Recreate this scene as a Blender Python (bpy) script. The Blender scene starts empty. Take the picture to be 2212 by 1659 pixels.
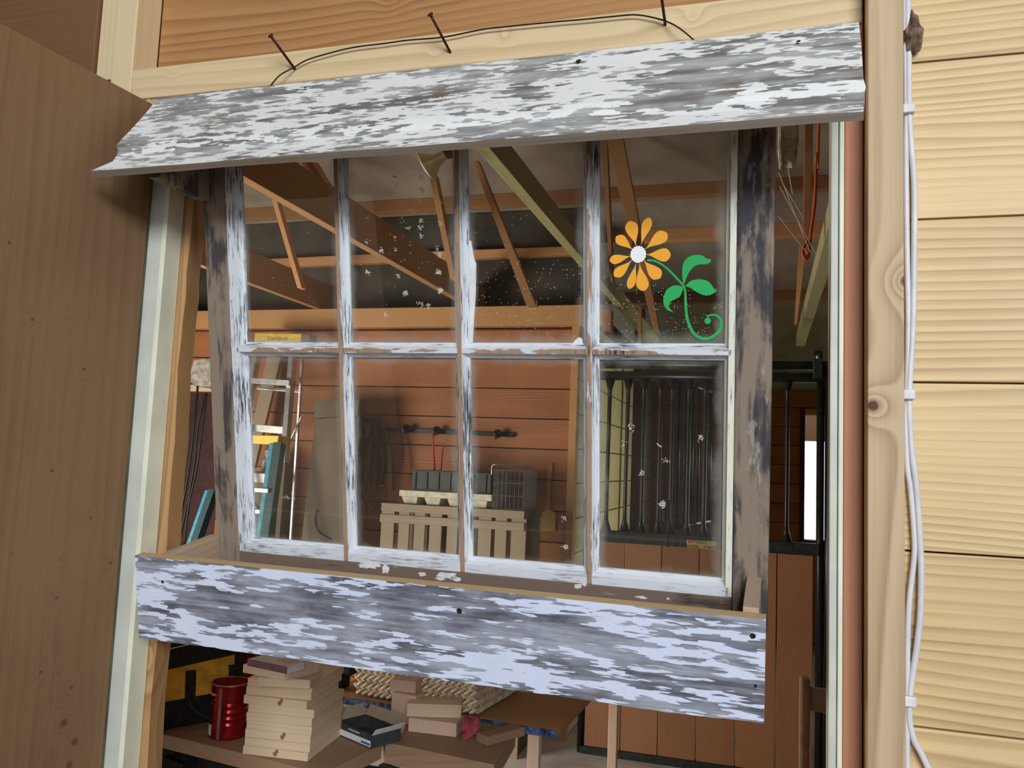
import bpy, bmesh, math, random
from mathutils import Vector, Matrix, noise
random.seed(7)
SC = bpy.context.scene
COL = SC.collection
# ---------------------------------------------------------------- camera, world, lights
F = 1790.0; CZ = 1.55
def nz(*v): return Vector(v).normalized()
_Z = nz(784, 18900, -1790); _X = nz(5900, -75, 1790); _X = (_X - _Z*_X.dot(_Z)).normalized(); _Y = _Z.cross(_X)
RM = Matrix((_X, _Y, _Z))                       # camera axes -> world axes
CAM = Vector((0, 0, CZ))
cd = bpy.data.cameras.new('camera'); cd.sensor_width = 36.0; cd.lens = F*36.0/2212.0; cd.clip_start = 0.02; cd.clip_end = 200
co = bpy.data.objects.new('camera', cd); COL.objects.link(co)
co.matrix_world = Matrix.Translation(CAM) @ RM.to_4x4(); SC.camera = co

SC.view_settings.view_transform = 'Standard'; SC.view_settings.look = 'None'
SC.view_settings.gamma = 1.0; SC.view_settings.use_curve_mapping = False
SC.view_settings.exposure = 0.28

w = bpy.data.worlds.new('world'); SC.world = w; w.use_nodes = True
wn = w.node_tree; wn.nodes.clear()
wo = wn.nodes.new('ShaderNodeOutputWorld'); wb = wn.nodes.new('ShaderNodeBackground')
tc = wn.nodes.new('ShaderNodeTexCoord'); sx = wn.nodes.new('ShaderNodeSeparateXYZ'); cr = wn.nodes.new('ShaderNodeValToRGB')
wn.links.new(tc.outputs['Generated'], sx.inputs[0]); wn.links.new(sx.outputs['Z'], cr.inputs[0])
cr.color_ramp.elements[0].position = 0.0; cr.color_ramp.elements[0].color = (0.85, 0.92, 1, 1)
cr.color_ramp.elements[1].position = 0.7; cr.color_ramp.elements[1].color = (0.55, 0.7, 1, 1)
wn.links.new(cr.outputs[0], wb.inputs[0]); wb.inputs[1].default_value = 2.2
wn.links.new(wb.outputs[0], wo.inputs[0])

def area(name, loc, target, sx_, sy_, power, color, spread=math.pi):
    l = bpy.data.lights.new(name, 'AREA'); l.shape = 'RECTANGLE'; l.size = sx_; l.size_y = sy_; l.energy = power; l.color = color; l.spread = spread
    o = bpy.data.objects.new(name, l); COL.objects.link(o)
    o.matrix_world = Matrix.Translation(Vector(loc)) @ (Vector(target)-Vector(loc)).to_track_quat('-Z', 'Y').to_matrix().to_4x4()
    return o
# daylight through the barn's open front door (behind the camera), its side door and its far opening
area('front_daylight', (1.5, -3.7, 3.15), (-0.4, 1.1, 1.5), 2.7, 1.2, 190, (0.86, 0.93, 1.0))
area('side_door_daylight', (-3.5, 2.0, 1.0), (-1.7, 3.9, 1.25), 1.2, 1.3, 76, (1.0, 0.93, 0.84))
area('stable_daylight', (2.6, 6.2, 1.4), (-1.0, 6.0, 1.3), 1.2, 1.0, 6, (1.0, 1.0, 0.80), 1.0)

# ---------------------------------------------------------------- geometry of sight lines
def ray(px, py): return RM @ Vector(((px-1106)/F, -(py-829.5)/F, -1))
def onp(px, py, p, n):
    d = ray(px, py); return CAM + d*((Vector(p)-CAM).dot(n)/d.dot(n))
def onX(px, py, x): return onp(px, py, (x, 0, 0), Vector((1, 0, 0)))
def onY(px, py, y): return onp(px, py, (0, y, 0), Vector((0, 1, 0)))
def onZ(px, py, z): return onp(px, py, (0, 0, z), Vector((0, 0, 1)))

# ---------------------------------------------------------------- materials
def lk(nt, a, b): nt.links.new(a, b)
def new_mat(name, rough=0.6, metal=0.0):
    m = bpy.data.materials.new(name); m.use_nodes = True; nt = m.node_tree
    b = nt.nodes['Principled BSDF']; b.inputs['Roughness'].default_value = rough; b.inputs['Metallic'].default_value = metal
    b.inputs['Specular IOR Level'].default_value = 0.3
    return m, nt, b
def N(nt, t, **kw):
    n = nt.nodes.new('ShaderNode'+t)
    for k, v in kw.items(): setattr(n, k, v)
    return n
def math_(nt, op, a, b=None, c=None):
    n = N(nt, 'Math', operation=op)
    for i, v in enumerate((a, b, c)):
        if v is None: continue
        if isinstance(v, (int, float)): n.inputs[i].default_value = v
        else: lk(nt, v, n.inputs[i])
    return n.outputs[0]
def mixc(nt, f, a, b, mode='MIX'):
    n = N(nt, 'Mix', data_type='RGBA', blend_type=mode)
    if isinstance(f, (int, float)): n.inputs[0].default_value = f
    else: lk(nt, f, n.inputs[0])
    for i, v in ((6, a), (7, b)):
        if isinstance(v, tuple): n.inputs[i].default_value = v if len(v) == 4 else (*v, 1)
        else: lk(nt, v, n.inputs[i])
    return n.outputs[2]
def step(nt, v, a, b):
    n = N(nt, 'MapRange', interpolation_type='SMOOTHSTEP'); lk(nt, v, n.inputs[0])
    n.inputs[1].default_value = a; n.inputs[2].default_value = b; return n.outputs[0]
def coords(nt, sc, rnd=True, off=(0, 0, 0)):
    t = N(nt, 'TexCoord'); src = t.outputs['Object']
    if rnd:
        oi = N(nt, 'ObjectInfo'); a = N(nt, 'VectorMath', operation='ADD'); s = N(nt, 'VectorMath', operation='SCALE')
        s.inputs[0].default_value = (13, 7, 5); lk(nt, oi.outputs['Random'], s.inputs['Scale'])
        lk(nt, src, a.inputs[0]); lk(nt, s.outputs[0], a.inputs[1]); src = a.outputs[0]
    m = N(nt, 'Mapping'); m.inputs['Scale'].default_value = sc; m.inputs['Location'].default_value = off; lk(nt, src, m.inputs[0])
    return m.outputs[0]
def noise_(nt, vec, scale, detail=3, rough=0.5, dist=0.0):
    n = N(nt, 'TexNoise'); lk(nt, vec, n.inputs['Vector']); n.inputs['Scale'].default_value = scale
    n.inputs['Detail'].default_value = detail; n.inputs['Roughness'].default_value = rough; n.inputs['Distortion'].default_value = dist
    return n.outputs[0]
def bump(nt, b, h, strength=0.3, dist=0.002):
    n = N(nt, 'Bump'); n.inputs['Strength'].default_value = strength; n.inputs['Distance'].default_value = dist
    lk(nt, h, n.inputs['Height']); lk(nt, n.outputs[0], b.inputs['Normal'])
def wood(name, light, dark, axis=0, rings=34, contrast=0.75, blotch=0.25, knots=(), pitch=None, rough=0.62, rnd=True, specks=0.0, knotcol=(0.10, 0.045, 0.02), lines=1.0, freq=85.0):
    m, nt, b = new_mat(name, rough)
    st = 0.09
    sc = [1, 1, 1]; sc[axis] = st
    v0 = coords(nt, (1, 1, 1), rnd)
    vary = None
    if pitch:                                    # every plank of a boarded wall has its own tone and grain
        ax, p, z0 = pitch
        s = N(nt, 'SeparateXYZ'); t = N(nt, 'TexCoord'); lk(nt, t.outputs['Object'], s.inputs[0])
        fl = math_(nt, 'FLOOR', math_(nt, 'DIVIDE', math_(nt, 'SUBTRACT', s.outputs[ax], z0), p))
        wnn = N(nt, 'TexWhiteNoise', noise_dimensions='1D'); lk(nt, fl, wnn.inputs['W']); vary = wnn.outputs['Value']
        a = N(nt, 'VectorMath', operation='ADD'); lk(nt, v0, a.inputs[0])
        s2 = N(nt, 'VectorMath', operation='SCALE'); s2.inputs[0].default_value = (5, 3, 4); lk(nt, fl, s2.inputs['Scale'])
        lk(nt, s2.outputs[0], a.inputs[1]); v0 = a.outputs[0]
    mp = N(nt, 'Mapping'); mp.inputs['Scale'].default_value = sc; lk(nt, v0, mp.inputs[0])
    big = noise_(nt, mp.outputs[0], 5.0, 2, 0.5, 0.3)
    ringv = math_(nt, 'MULTIPLY', big, float(rings)*0.42)
    sp_ = N(nt, 'SeparateXYZ'); lk(nt, v0, sp_.inputs[0]); ca, cb2 = [k for k in (0, 1, 2) if k != axis]
    cross = math_(nt, 'ADD', math_(nt, 'MULTIPLY', sp_.outputs[cb2], 1.0 if cb2 == 2 else 0.6), math_(nt, 'MULTIPLY', sp_.outputs[ca], 1.0 if cb2 != 2 else 0.5))
    ringv = math_(nt, 'ADD', ringv, math_(nt, 'MULTIPLY', cross, freq))
    if knots:
        t = N(nt, 'TexCoord'); kd = None
        for (kx, ky, kz, kr) in knots:
            d = N(nt, 'VectorMath', operation='DISTANCE'); lk(nt, t.outputs['Object'], d.inputs[0]); d.inputs[1].default_value = (kx, ky, kz)
            q = math_(nt, 'DIVIDE', d.outputs['Value'], kr)
            e = math_(nt, 'MULTIPLY', math_(nt, 'EXPONENT', math_(nt, 'MULTIPLY', q, -0.55)), 5.0)
            ringv = math_(nt, 'ADD', ringv, e)
            kd = q if kd is None else math_(nt, 'MINIMUM', kd, q)
    fr = math_(nt, 'FRACT', ringv)
    tri = math_(nt, 'MULTIPLY', math_(nt, 'SUBTRACT', 1.0, fr), 5.0); tri = math_(nt, 'MINIMUM', math_(nt, 'POWER', fr, 1.6), tri)
    vis = step(nt, noise_(nt, mp.outputs[0], 11.0, 2, 0.5), 0.30, 0.62)
    lines_ = math_(nt, 'MULTIPLY', tri, math_(nt, 'ADD', math_(nt, 'MULTIPLY', vis, 0.75), 0.25))
    fine_m = N(nt, 'Mapping'); s3 = [1, 1, 1]; s3[axis] = 0.02; fine_m.inputs['Scale'].default_value = s3; lk(nt, v0, fine_m.inputs[0])
    fine = noise_(nt, fine_m.outputs[0], 260, 3, 0.6)
    blo = noise_(nt, v0, 3.5, 3, 0.55)
    fac = math_(nt, 'MULTIPLY', lines_, contrast*lines)
    fac = math_(nt, 'ADD', fac, math_(nt, 'MULTIPLY', math_(nt, 'SUBTRACT', fine, 0.5), 0.55))
    fac = math_(nt, 'ADD', fac, math_(nt, 'MULTIPLY', math_(nt, 'SUBTRACT', blo, 0.5), blotch*4))
    if vary is not None: fac = math_(nt, 'ADD', fac, math_(nt, 'MULTIPLY', math_(nt, 'SUBTRACT', vary, 0.5), 0.5))
    fac.node.use_clamp = True
    c = mixc(nt, fac, light, dark)
    if knots:
        c = mixc(nt, math_(nt, 'SUBTRACT', 1.0, step(nt, kd, 0.55, 1.25)), c, knotcol)
    if specks:
        sp = noise_(nt, coords(nt, (1, 1, 1)), 60, 4, 0.7)
        c = mixc(nt, math_(nt, 'MULTIPLY', step(nt, sp, 0.66, 0.74), specks), c, (0.06, 0.04, 0.03))
    lk(nt, c, b.inputs['Base Color'])
    bump(nt, b, fac, 0.25, 0.0015)
    return m
def plain(name, col, rough=0.5, metal=0.0, var=0.12, scale=30, bmp=0.0):
    m, nt, b = new_mat(name, rough, metal)
    n = noise_(nt, coords(nt, (1, 1, 1)), scale, 4, 0.6)
    c2 = tuple(max(0, x*(1-var*2.2)) for x in col); c1 = tuple(min(1, x*(1+var)) for x in col)
    lk(nt, mixc(nt, step(nt, n, 0.3, 0.7), c1, c2), b.inputs['Base Color'])
    if bmp: bump(nt, b, n, bmp, 0.003)
    return m
def peeling(name, cover, tint, off=(0, 0, 0), sx=1.0, grey=((0.16, 0.155, 0.16), (0.42, 0.42, 0.43))):
    """white paint flaking off weathered grey timber, flakes run along local x"""
    m, nt, b = new_mat(name, 0.7)
    v = coords(nt, (1, 1, 1), False, off)
    mp = N(nt, 'Mapping'); mp.inputs['Scale'].default_value = (75*sx, 480, 480); lk(nt, v, mp.inputs[0])
    wob = noise_(nt, mp.outputs[0], 0.7, 2)
    vo = N(nt, 'TexVoronoi', feature='F1'); lk(nt, mp.outputs[0], vo.inputs['Vector']); vo.inputs['Scale'].default_value = 1.0
    dv = N(nt, 'VectorMath', operation='DIVIDE'); lk(nt, vo.outputs['Position'], dv.inputs[0]); dv.inputs[1].default_value = (75*sx, 480, 480)
    m2 = N(nt, 'Mapping'); m2.inputs['Scale'].default_value = (26*sx, 120, 120); lk(nt, dv.outputs[0], m2.inputs[0])
    n1 = noise_(nt, m2.outputs[0], 1.0, 3, 0.55, 0.2)
    m3 = N(nt, 'Mapping'); m3.inputs['Scale'].default_value = (7.0*sx, 26, 26); lk(nt, dv.outputs[0], m3.inputs[0])
    n2 = noise_(nt, m3.outputs[0], 1.0, 2, 0.5)
    s = math_(nt, 'ADD', math_(nt, 'MULTIPLY', n1, 0.56), math_(nt, 'MULTIPLY', n2, 0.44))
    s = math_(nt, 'ADD', s, math_(nt, 'MULTIPLY', math_(nt, 'SUBTRACT', wob, 0.5), 0.05))
    mask = step(nt, s, 1-cover-0.004, 1-cover+0.004)
    # weathered timber
    m4 = N(nt, 'Mapping'); m4.inputs['Scale'].default_value = (3, 60, 60); lk(nt, v, m4.inputs[0])
    g = noise_(nt, m4.outputs[0], 1.0, 6, 0.68, 0.3)
    m5 = N(nt, 'Mapping'); m5.inputs['Scale'].default_value = (14, 45, 45); lk(nt, v, m5.inputs[0])
    g2 = noise_(nt, m5.outputs[0], 1.0, 4, 0.6)
    gg = math_(nt, 'ADD', math_(nt, 'MULTIPLY', g, 0.6), math_(nt, 'MULTIPLY', g2, 0.4))
    wcol = mixc(nt, step(nt, gg, 0.36, 0.62), grey[0], grey[1])
    br = noise_(nt, v, 7, 3, 0.6)
    wcol = mixc(nt, math_(nt, 'MULTIPLY', step(nt, br, 0.58, 0.7), 0.6), wcol, (0.17, 0.115, 0.07))
    # cracks in the paint
    vc = N(nt, 'TexVoronoi', feature='DISTANCE_TO_EDGE'); m6 = N(nt, 'Mapping'); m6.inputs['Scale'].default_value = (60, 330, 330); lk(nt, v, m6.inputs[0]); lk(nt, m6.outputs[0], vc.inputs['Vector']); vc.inputs['Scale'].default_value = 1.0
    ck = step(nt, vc.outputs['Distance'], 0.006, 0.03)
    pn = noise_(nt, v, 18, 3)
    pcol = mixc(nt, pn, tint, tuple(x*0.86 for x in tint))
    pcol = mixc(nt, math_(nt, 'ADD', math_(nt, 'MULTIPLY', ck, 0.22), 0.78), tuple(x*0.42 for x in tint), pcol)
    lk(nt, mixc(nt, mask, wcol, pcol), b.inputs['Base Color'])
    h = math_(nt, 'ADD', mask, math_(nt, 'MULTIPLY', gg, 0.5))
    bump(nt, b, h, 0.55, 0.0012)
    return m
def worn_frame(name, base, dark, off=(0, 0, 0), amt=0.5, axis=2):
    """bare grey-brown sash timber with black mildew blotches"""
    m, nt, b = new_mat(name, 0.72)
    v = coords(nt, (1, 1, 1), False, off)
    sc = [16, 16, 16]; sc[axis] = 5
    mp = N(nt, 'Mapping'); mp.inputs['Scale'].default_value = sc; lk(nt, v, mp.inputs[0])
    n = noise_(nt, mp.outputs[0], 1.0, 5, 0.66, 0.5)
    sc2 = [150, 150, 150]; sc2[axis] = 8
    mp2 = N(nt, 'Mapping'); mp2.inputs['Scale'].default_value = sc2; lk(nt, v, mp2.inputs[0])
    f = noise_(nt, mp2.outputs[0], 1.0, 4, 0.65)
    fac = math_(nt, 'ADD', n, math_(nt, 'MULTIPLY', math_(nt, 'SUBTRACT', f, 0.5), 0.35))
    c = mixc(nt, step(nt, fac, 0.62-amt*0.25, 0.74-amt*0.2), base, dark)
    pale = noise_(nt, mp.outputs[0], 1.7, 4, 0.7)
    c = mixc(nt, math_(nt, 'MULTIPLY', step(nt, pale, 0.62, 0.7), 0.5), c, (0.50, 0.47, 0.40))
    lk(nt, c, b.inputs['Base Color']); bump(nt, b, f, 0.3, 0.001)
    return m
def worn_paint(name, tint, amt=0.5, off=(0, 0, 0), axis=2):
    """white glazing-bar paint with black specks along the grain"""
    m, nt, b = new_mat(name, 0.5)
    v = coords(nt, (1, 1, 1), False, off)
    sc = [330, 330, 330]; sc[axis] = 26
    mp = N(nt, 'Mapping'); mp.inputs['Scale'].default_value = sc; lk(nt, v, mp.inputs[0])
    f = noise_(nt, mp.outputs[0], 1.0, 5, 0.7)
    lo = noise_(nt, v, 9, 3, 0.6)
    fac = math_(nt, 'ADD', f, math_(nt, 'MULTIPLY', math_(nt, 'SUBTRACT', lo, 0.5), 0.5))
    c = mixc(nt, step(nt, fac, 0.50, 0.80-amt*0.25), tint, tuple(x*0.3 for x in tint))
    c = mixc(nt, step(nt, fac, 0.68-amt*0.08, 0.74-amt*0.08), c, (0.03, 0.03, 0.03))
    lk(nt, c, b.inputs['Base Color']); bump(nt, b, fac, 0.4, 0.0008)
    return m
def glass_mat(name, dust=0.05, specks=0.5, off=(0, 0, 0), tint=(0.93, 0.95, 0.93)):
    m = bpy.data.materials.new(name); m.use_nodes = True; nt = m.node_tree; nt.nodes.clear()
    out = N(nt, 'OutputMaterial'); tr = N(nt, 'BsdfTransparent'); gl = N(nt, 'BsdfGlossy'); df = N(nt, 'BsdfDiffuse')
    tr.inputs[0].default_value = (*tint, 1); gl.inputs['Roughness'].default_value = 0.02; gl.inputs[0].default_value = (1, 1, 1, 1)
    df.inputs[0].default_value = (0.5, 0.48, 0.42, 1)
    fr = N(nt, 'Fresnel'); fr.inputs[0].default_value = 1.5
    v = coords(nt, (1, 1, 1), False, off)
    wv = noise_(nt, v, 5, 1); bp = N(nt, 'Bump'); bp.inputs['Strength'].default_value = 0.05; bp.inputs['Distance'].default_value = 0.01
    lk(nt, wv, bp.inputs['Height']); lk(nt, bp.outputs[0], gl.inputs['Normal'])
    m1 = N(nt, 'MixShader'); lk(nt, fr.outputs[0], m1.inputs[0]); lk(nt, tr.outputs[0], m1.inputs[1]); lk(nt, gl.outputs[0], m1.inputs[2])
    t = N(nt, 'TexCoord'); sp = N(nt, 'SeparateXYZ'); lk(nt, t.outputs['Generated'], sp.inputs[0])
    # grime collects along the putty line, thicker at the foot of the pane
    ex = math_(nt, 'MINIMUM', sp.outputs[0], math_(nt, 'SUBTRACT', 1.0, sp.outputs[0]))
    ez = math_(nt, 'MINIMUM', math_(nt, 'MULTIPLY', sp.outputs[2], 0.9), math_(nt, 'SUBTRACT', 1.0, sp.outputs[2]))
    e = math_(nt, 'MINIMUM', ex, math_(nt, 'MULTIPLY', ez, 1.6))
    en = noise_(nt, v, 22, 5, 0.7)
    ed = math_(nt, 'SUBTRACT', 1.0, step(nt, math_(nt, 'ADD', e, math_(nt, 'MULTIPLY', math_(nt, 'SUBTRACT', en, 0.5), 0.16)), 0.0, 0.1))
    s1 = step(nt, noise_(nt, v, 420, 2, 0.8), 0.735, 0.77)
    s2 = math_(nt, 'MULTIPLY', step(nt, noise_(nt, v, 130, 6, 0.9), 0.66, 0.69), step(nt, noise_(nt, v, 22, 2), 0.58-specks*0.08, 0.66))
    f = math_(nt, 'ADD', math_(nt, 'MULTIPLY', ed, 0.22), math_(nt, 'MULTIPLY', s1, 0.35))
    f = math_(nt, 'ADD', f, math_(nt, 'MULTIPLY', s2, 0.7*specks))
    f = math_(nt, 'ADD', f, math_(nt, 'MULTIPLY', noise_(nt, v, 6, 4, 0.6), dust))
    f.node.use_clamp = True
    m2 = N(nt, 'MixShader'); lk(nt, f, m2.inputs[0]); lk(nt, m1.outputs[0], m2.inputs[1]); lk(nt, df.outputs[0], m2.inputs[2])
    lk(nt, m2.outputs[0], out.inputs[0])
    return m

# ---------------------------------------------------------------- mesh helpers
BM_ = {}
def mk(name, verts, faces, mat, M=None, parent=None, bevel=0.0, smooth=False, seg=2, mi=None):
    me = bpy.data.meshes.new(name); me.from_pydata([tuple(v) for v in verts], [], faces)
    bm = bmesh.new(); bm.from_mesh(me); bmesh.ops.recalc_face_normals(bm, faces=bm.faces); bm.to_mesh(me); bm.free()
    for mm in (mat if isinstance(mat, (list, tuple)) else [mat]): me.materials.append(mm)
    if mi:
        for p, i in zip(me.polygons, mi): p.material_index = i
    if smooth:
        for p in me.polygons: p.use_smooth = True
    o = bpy.data.objects.new(name, me); COL.objects.link(o)
    M = M or Matrix.Identity(4)
    if parent:
        o.parent = parent; o.matrix_basis = BM_[parent].inverted() @ M
    else: o.matrix_basis = M
    BM_[o] = M
    if bevel:
        b = o.modifiers.new('bevel', 'BEVEL'); b.width = bevel; b.segments = seg; b.limit_method = 'ANGLE'; b.angle_limit = 0.6
    return o
def empty(name, M=None, loc=None):
    o = bpy.data.objects.new(name, None); COL.objects.link(o); o.empty_display_size = 0.05
    M = M or Matrix.Translation(Vector(loc or (0, 0, 0))); o.matrix_basis = M; BM_[o] = M
    return o
def tag(o, label, cat, group=None, kind=None):
    o['label'] = label; o['category'] = cat
    if group: o['group'] = group
    if kind: o['kind'] = kind
    return o
def struct(o): o['kind'] = 'structure'; return o
def lab(o, l): o['label'] = l; return o
def frame(o, x, y, z=None):
    """matrix with origin o, x axis x, y axis close to y"""
    x = x.normalized(); z = x.cross(y).normalized() if z is None else z.normalized(); y = z.cross(x).normalized()
    M = Matrix((x, y, z)).transposed().to_4x4(); M.translation = o; return M
BF = [(0, 1, 3, 2), (4, 6, 7, 5), (0, 4, 5, 1), (2, 3, 7, 6), (0, 2, 6, 4), (1, 5, 7, 3)]
def boxv(x0, x1, y0, y1, z0, z1): return [(x, y, z) for x in (x0, x1) for y in (y0, y1) for z in (z0, z1)]
def box(name, x0, x1, y0, y1, z0, z1, mat, M=None, parent=None, bevel=0.002):
    """box in its own centred frame so that the grain coordinates are local"""
    if M is None: M = Matrix.Identity(4)
    c = Vector(((x0+x1)/2, (y0+y1)/2, (z0+z1)/2)); T = M @ Matrix.Translation(c)
    dx, dy, dz = (x1-x0)/2, (y1-y0)/2, (z1-z0)/2
    return mk(name, boxv(-dx, dx, -dy, dy, -dz, dz), BF, mat, T, parent, bevel)
def multi(name, boxes, mat, M=None, parent=None, bevel=0.0):
    vs, fs = [], []
    for bx in boxes:
        k = len(vs); vs += boxv(*bx); fs += [tuple(i+k for i in f) for f in BF]
    return mk(name, vs, fs, mat, M, parent, bevel)
def prism(name, pts, thick, mat, parent=None, bevel=0.002, xdir=None):
    """planar outline (world points) pushed by vector thick; local x runs along the first edge (or xdir)"""
    pts = [Vector(p) for p in pts]; thick = Vector(thick); o = sum(pts, Vector())/len(pts)
    x = (Vector(xdir) if xdir is not None else pts[1]-pts[0]); M = frame(o, x, thick); Mi = M.inverted(); n = len(pts)
    vs = [Mi @ p for p in pts] + [Mi @ (p+thick) for p in pts]
    fs = [tuple(range(n)), tuple(range(2*n-1, n-1, -1))] + [(i, (i+1) % n, n+(i+1) % n, n+i) for i in range(n)]
    return mk(name, vs, fs, mat, M, parent, bevel)
def bar(name, A, B, up, w, h, mat, parent=None, bevel=0.002):
    """square timber from A to B (centre line), w across, h along up"""
    A = Vector(A); B = Vector(B); x = (B-A).normalized(); y = Vector(up).cross(x).normalized()
    M = frame((A+B)/2, x, y); L = (B-A).length/2
    return mk(name, boxv(-L, L, -w/2, w/2, -h/2, h/2), BF, mat, M, parent, bevel)
def cm(pts, sub=6, closed=False):
    P = [Vector(p) for p in pts]; n = len(P); out = []
    rng = range(n if closed else n-1)
    for i in rng:
        if closed: a, b, c, d = P[(i-1) % n], P[i], P[(i+1) % n], P[(i+2) % n]
        else: a, b, c, d = P[max(i-1, 0)], P[i], P[i+1], P[min(i+2, n-1)]
        for s in range(sub):
            t = s/sub
            out.append(0.5*((2*b)+(c-a)*t+(2*a-5*b+4*c-d)*t*t+(3*b-a-3*c+d)*t*t*t))
    if not closed: out.append(P[-1])
    return out
def tube(name, pts, r, mat, parent=None, sub=5, seg=10, rr=None, M=None):
    P = cm(pts, sub) if sub > 1 else [Vector(p) for p in pts]; vs, fs = [], []
    o = M.translation if M else P[0].copy()
    up = None
    for i, p in enumerate(P):
        t = (P[min(i+1, len(P)-1)]-P[max(i-1, 0)]).normalized()
        if up is None: up = t.orthogonal().normalized()
        else: up = (up-t*up.dot(t)).normalized()
        s = t.cross(up); q = rr(i/(len(P)-1)) if rr else r
        for k in range(seg):
            a = 2*math.pi*k/seg; vs.append(p-o+up*math.cos(a)*q+s*math.sin(a)*q)
    for i in range(len(P)-1):
        for k in range(seg):
            a = i*seg+k; b_ = i*seg+(k+1) % seg; fs.append((a, b_, b_+seg, a+seg))
    fs.append(tuple(range(seg))[::-1]); fs.append(tuple((len(P)-1)*seg+k for k in range(seg)))
    return mk(name, vs, fs, mat, Matrix.Translation(o), parent, smooth=True)
def lathe(name, prof, mat, M, parent=None, seg=32, mi=None, caps=True):
    vs, fs, ms = [], [], []
    for (r, z) in prof:
        for k in range(seg):
            a = 2*math.pi*k/seg; vs.append((r*math.cos(a), r*math.sin(a), z))
    for i in range(len(prof)-1):
        for k in range(seg):
            fs.append((i*seg+k, i*seg+(k+1) % seg, (i+1)*seg+(k+1) % seg, (i+1)*seg+k))
    if caps: fs.append(tuple(range(seg))[::-1])
    return mk(name, vs, fs, mat, M, parent, smooth=True)
def flat(name, pts2, th, mat, M, parent):
    n = len(pts2); vs = [(x, 0, z) for x, z in pts2]+[(x, -th, z) for x, z in pts2]
    fs = [tuple(range(n)), tuple(range(2*n-1, n-1, -1))]+[(i, (i+1) % n, n+(i+1) % n, n+i) for i in range(n)]
    return mk(name, vs, fs, mat, M, parent)
def lettering(name, text, size, mat, M, parent, bend=None, depth=0.0002, width=None):
    """letters in the local xy plane of M"""
    c = bpy.data.curves.new(name, 'FONT'); c.body = text; c.size = size; c.align_x = 'CENTER'; c.align_y = 'CENTER'; c.extrude = depth; c.resolution_u = 3
    t = bpy.data.objects.new(name, c); COL.objects.link(t)
    bpy.context.view_layer.update()
    me = bpy.data.meshes.new_from_object(t.evaluated_get(bpy.context.evaluated_depsgraph_get()))
    COL.objects.unlink(t); bpy.data.objects.remove(t)
    if width:
        xs = [v.co.x for v in me.vertices]; k = width/(max(xs)-min(xs))
        for v in me.vertices: v.co.x *= k
    if bend:
        for v in me.vertices:
            a = v.co.x/bend; r = bend+v.co.z; v.co = Vector((r*math.sin(a), v.co.y, r*math.cos(a)-bend))
    me.materials.clear(); me.materials.append(mat)
    o = bpy.data.objects.new(name, me); COL.objects.link(o); o.parent = parent; o.matrix_basis = BM_[parent].inverted() @ M; BM_[o] = M
    return o
def planks_h(x0, x1, y0, y1, z0, z1, p, gap=0.006, th=0.02):
    """horizontal boards, each with a relieved joint"""
    out = []; z = z0
    while z < z1-0.001:
        t = min(z+p, z1); out.append((x0, x1, y0, y1, z+gap/2, t-gap/2)); z = t
    return out

# ---------------------------------------------------------------- palette
M_pine_y = wood('pale yellow pine', (0.76, 0.56, 0.29), (0.38, 0.24, 0.10), 0, 26, 0.85, 0.12, pitch=(2, 0.2073, 0.0015+0.01), rnd=False, rough=0.5)
M_post = wood('creamy pine post', (0.60, 0.445, 0.27), (0.32, 0.20, 0.10), 2, 14, 0.9, 0.10, freq=30.0, knots=[(-0.014, -0.030, 0.185, 0.0075), (0.024, -0.03, 0.335, 0.008)], rnd=False)
M_hdr = wood('straight grained yellow pine', (0.74, 0.57, 0.33), (0.50, 0.34, 0.16), 0, 30, 0.7, 0.08, knots=[(-0.49, -0.02, 0.016, 0.003), (-0.27, -0.02, 0.004, 0.0022), (0.09, -0.02, 0.012, 0.003), (0.36, -0.02, 0.008, 0.004), (-0.02, -0.02, -0.002, 0.002)], rnd=False)
M_brownh = wood('figured fir board', (0.46, 0.24, 0.095), (0.25, 0.11, 0.035), 0, 30, 0.9, 0.12, freq=60.0, knots=[(-0.13, -0.02, -0.055, 0.007), (0.13, -0.02, -0.02, 0.012)], rnd=False, knotcol=(0.2, 0.08, 0.03))
M_stud = wood('cream stud', (0.76, 0.60, 0.36), (0.62, 0.47, 0.26), 2, 22, 0.4, 0.05)
M_ply = wood('lauan plywood', (0.36, 0.225, 0.125), (0.235, 0.135, 0.068), 2, 7, 0.35, 0.22, specks=0.5, rnd=False, lines=0.6)
M_darkply = wood('dark stained board', (0.20, 0.10, 0.045), (0.10, 0.045, 0.02), 0, 6, 0.4, 0.25)
M_red = wood('red brown barn board', (0.46, 0.185, 0.078), (0.20, 0.068, 0.028), 0, 20, 0.9, 0.22, pitch=(2, 0.181, 0.007), rnd=False)
M_redv = wood('red brown upright board', (0.33, 0.15, 0.07), (0.18, 0.075, 0.033), 2, 14, 0.6, 0.14, pitch=(0, 0.198, -0.91), rnd=False)
M_beam = wood('warm fir beam', (0.62, 0.33, 0.14), (0.42, 0.19, 0.07), 0, 14, 0.5, 0.14)
M_oran = wood('orange fir timber', (0.66, 0.34, 0.15), (0.42, 0.18, 0.07), 0, 10, 0.5, 0.14)
M_jst = wood('warm joist timber', (0.54, 0.30, 0.14), (0.34, 0.17, 0.07), 0, 10, 0.5, 0.2)
M_brn = wood('brown joist timber', (0.40, 0.20, 0.09), (0.24, 0.11, 0.045), 0, 10, 0.5, 0.2)
M_green = wood('greenish treated timber', (0.52, 0.48, 0.25), (0.34, 0.31, 0.14), 0, 10, 0.5, 0.22)
M_rtrim = wood('red trim board', (0.44, 0.19, 0.10), (0.33, 0.125, 0.06), 2, 8, 0.3, 0.12)
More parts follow.
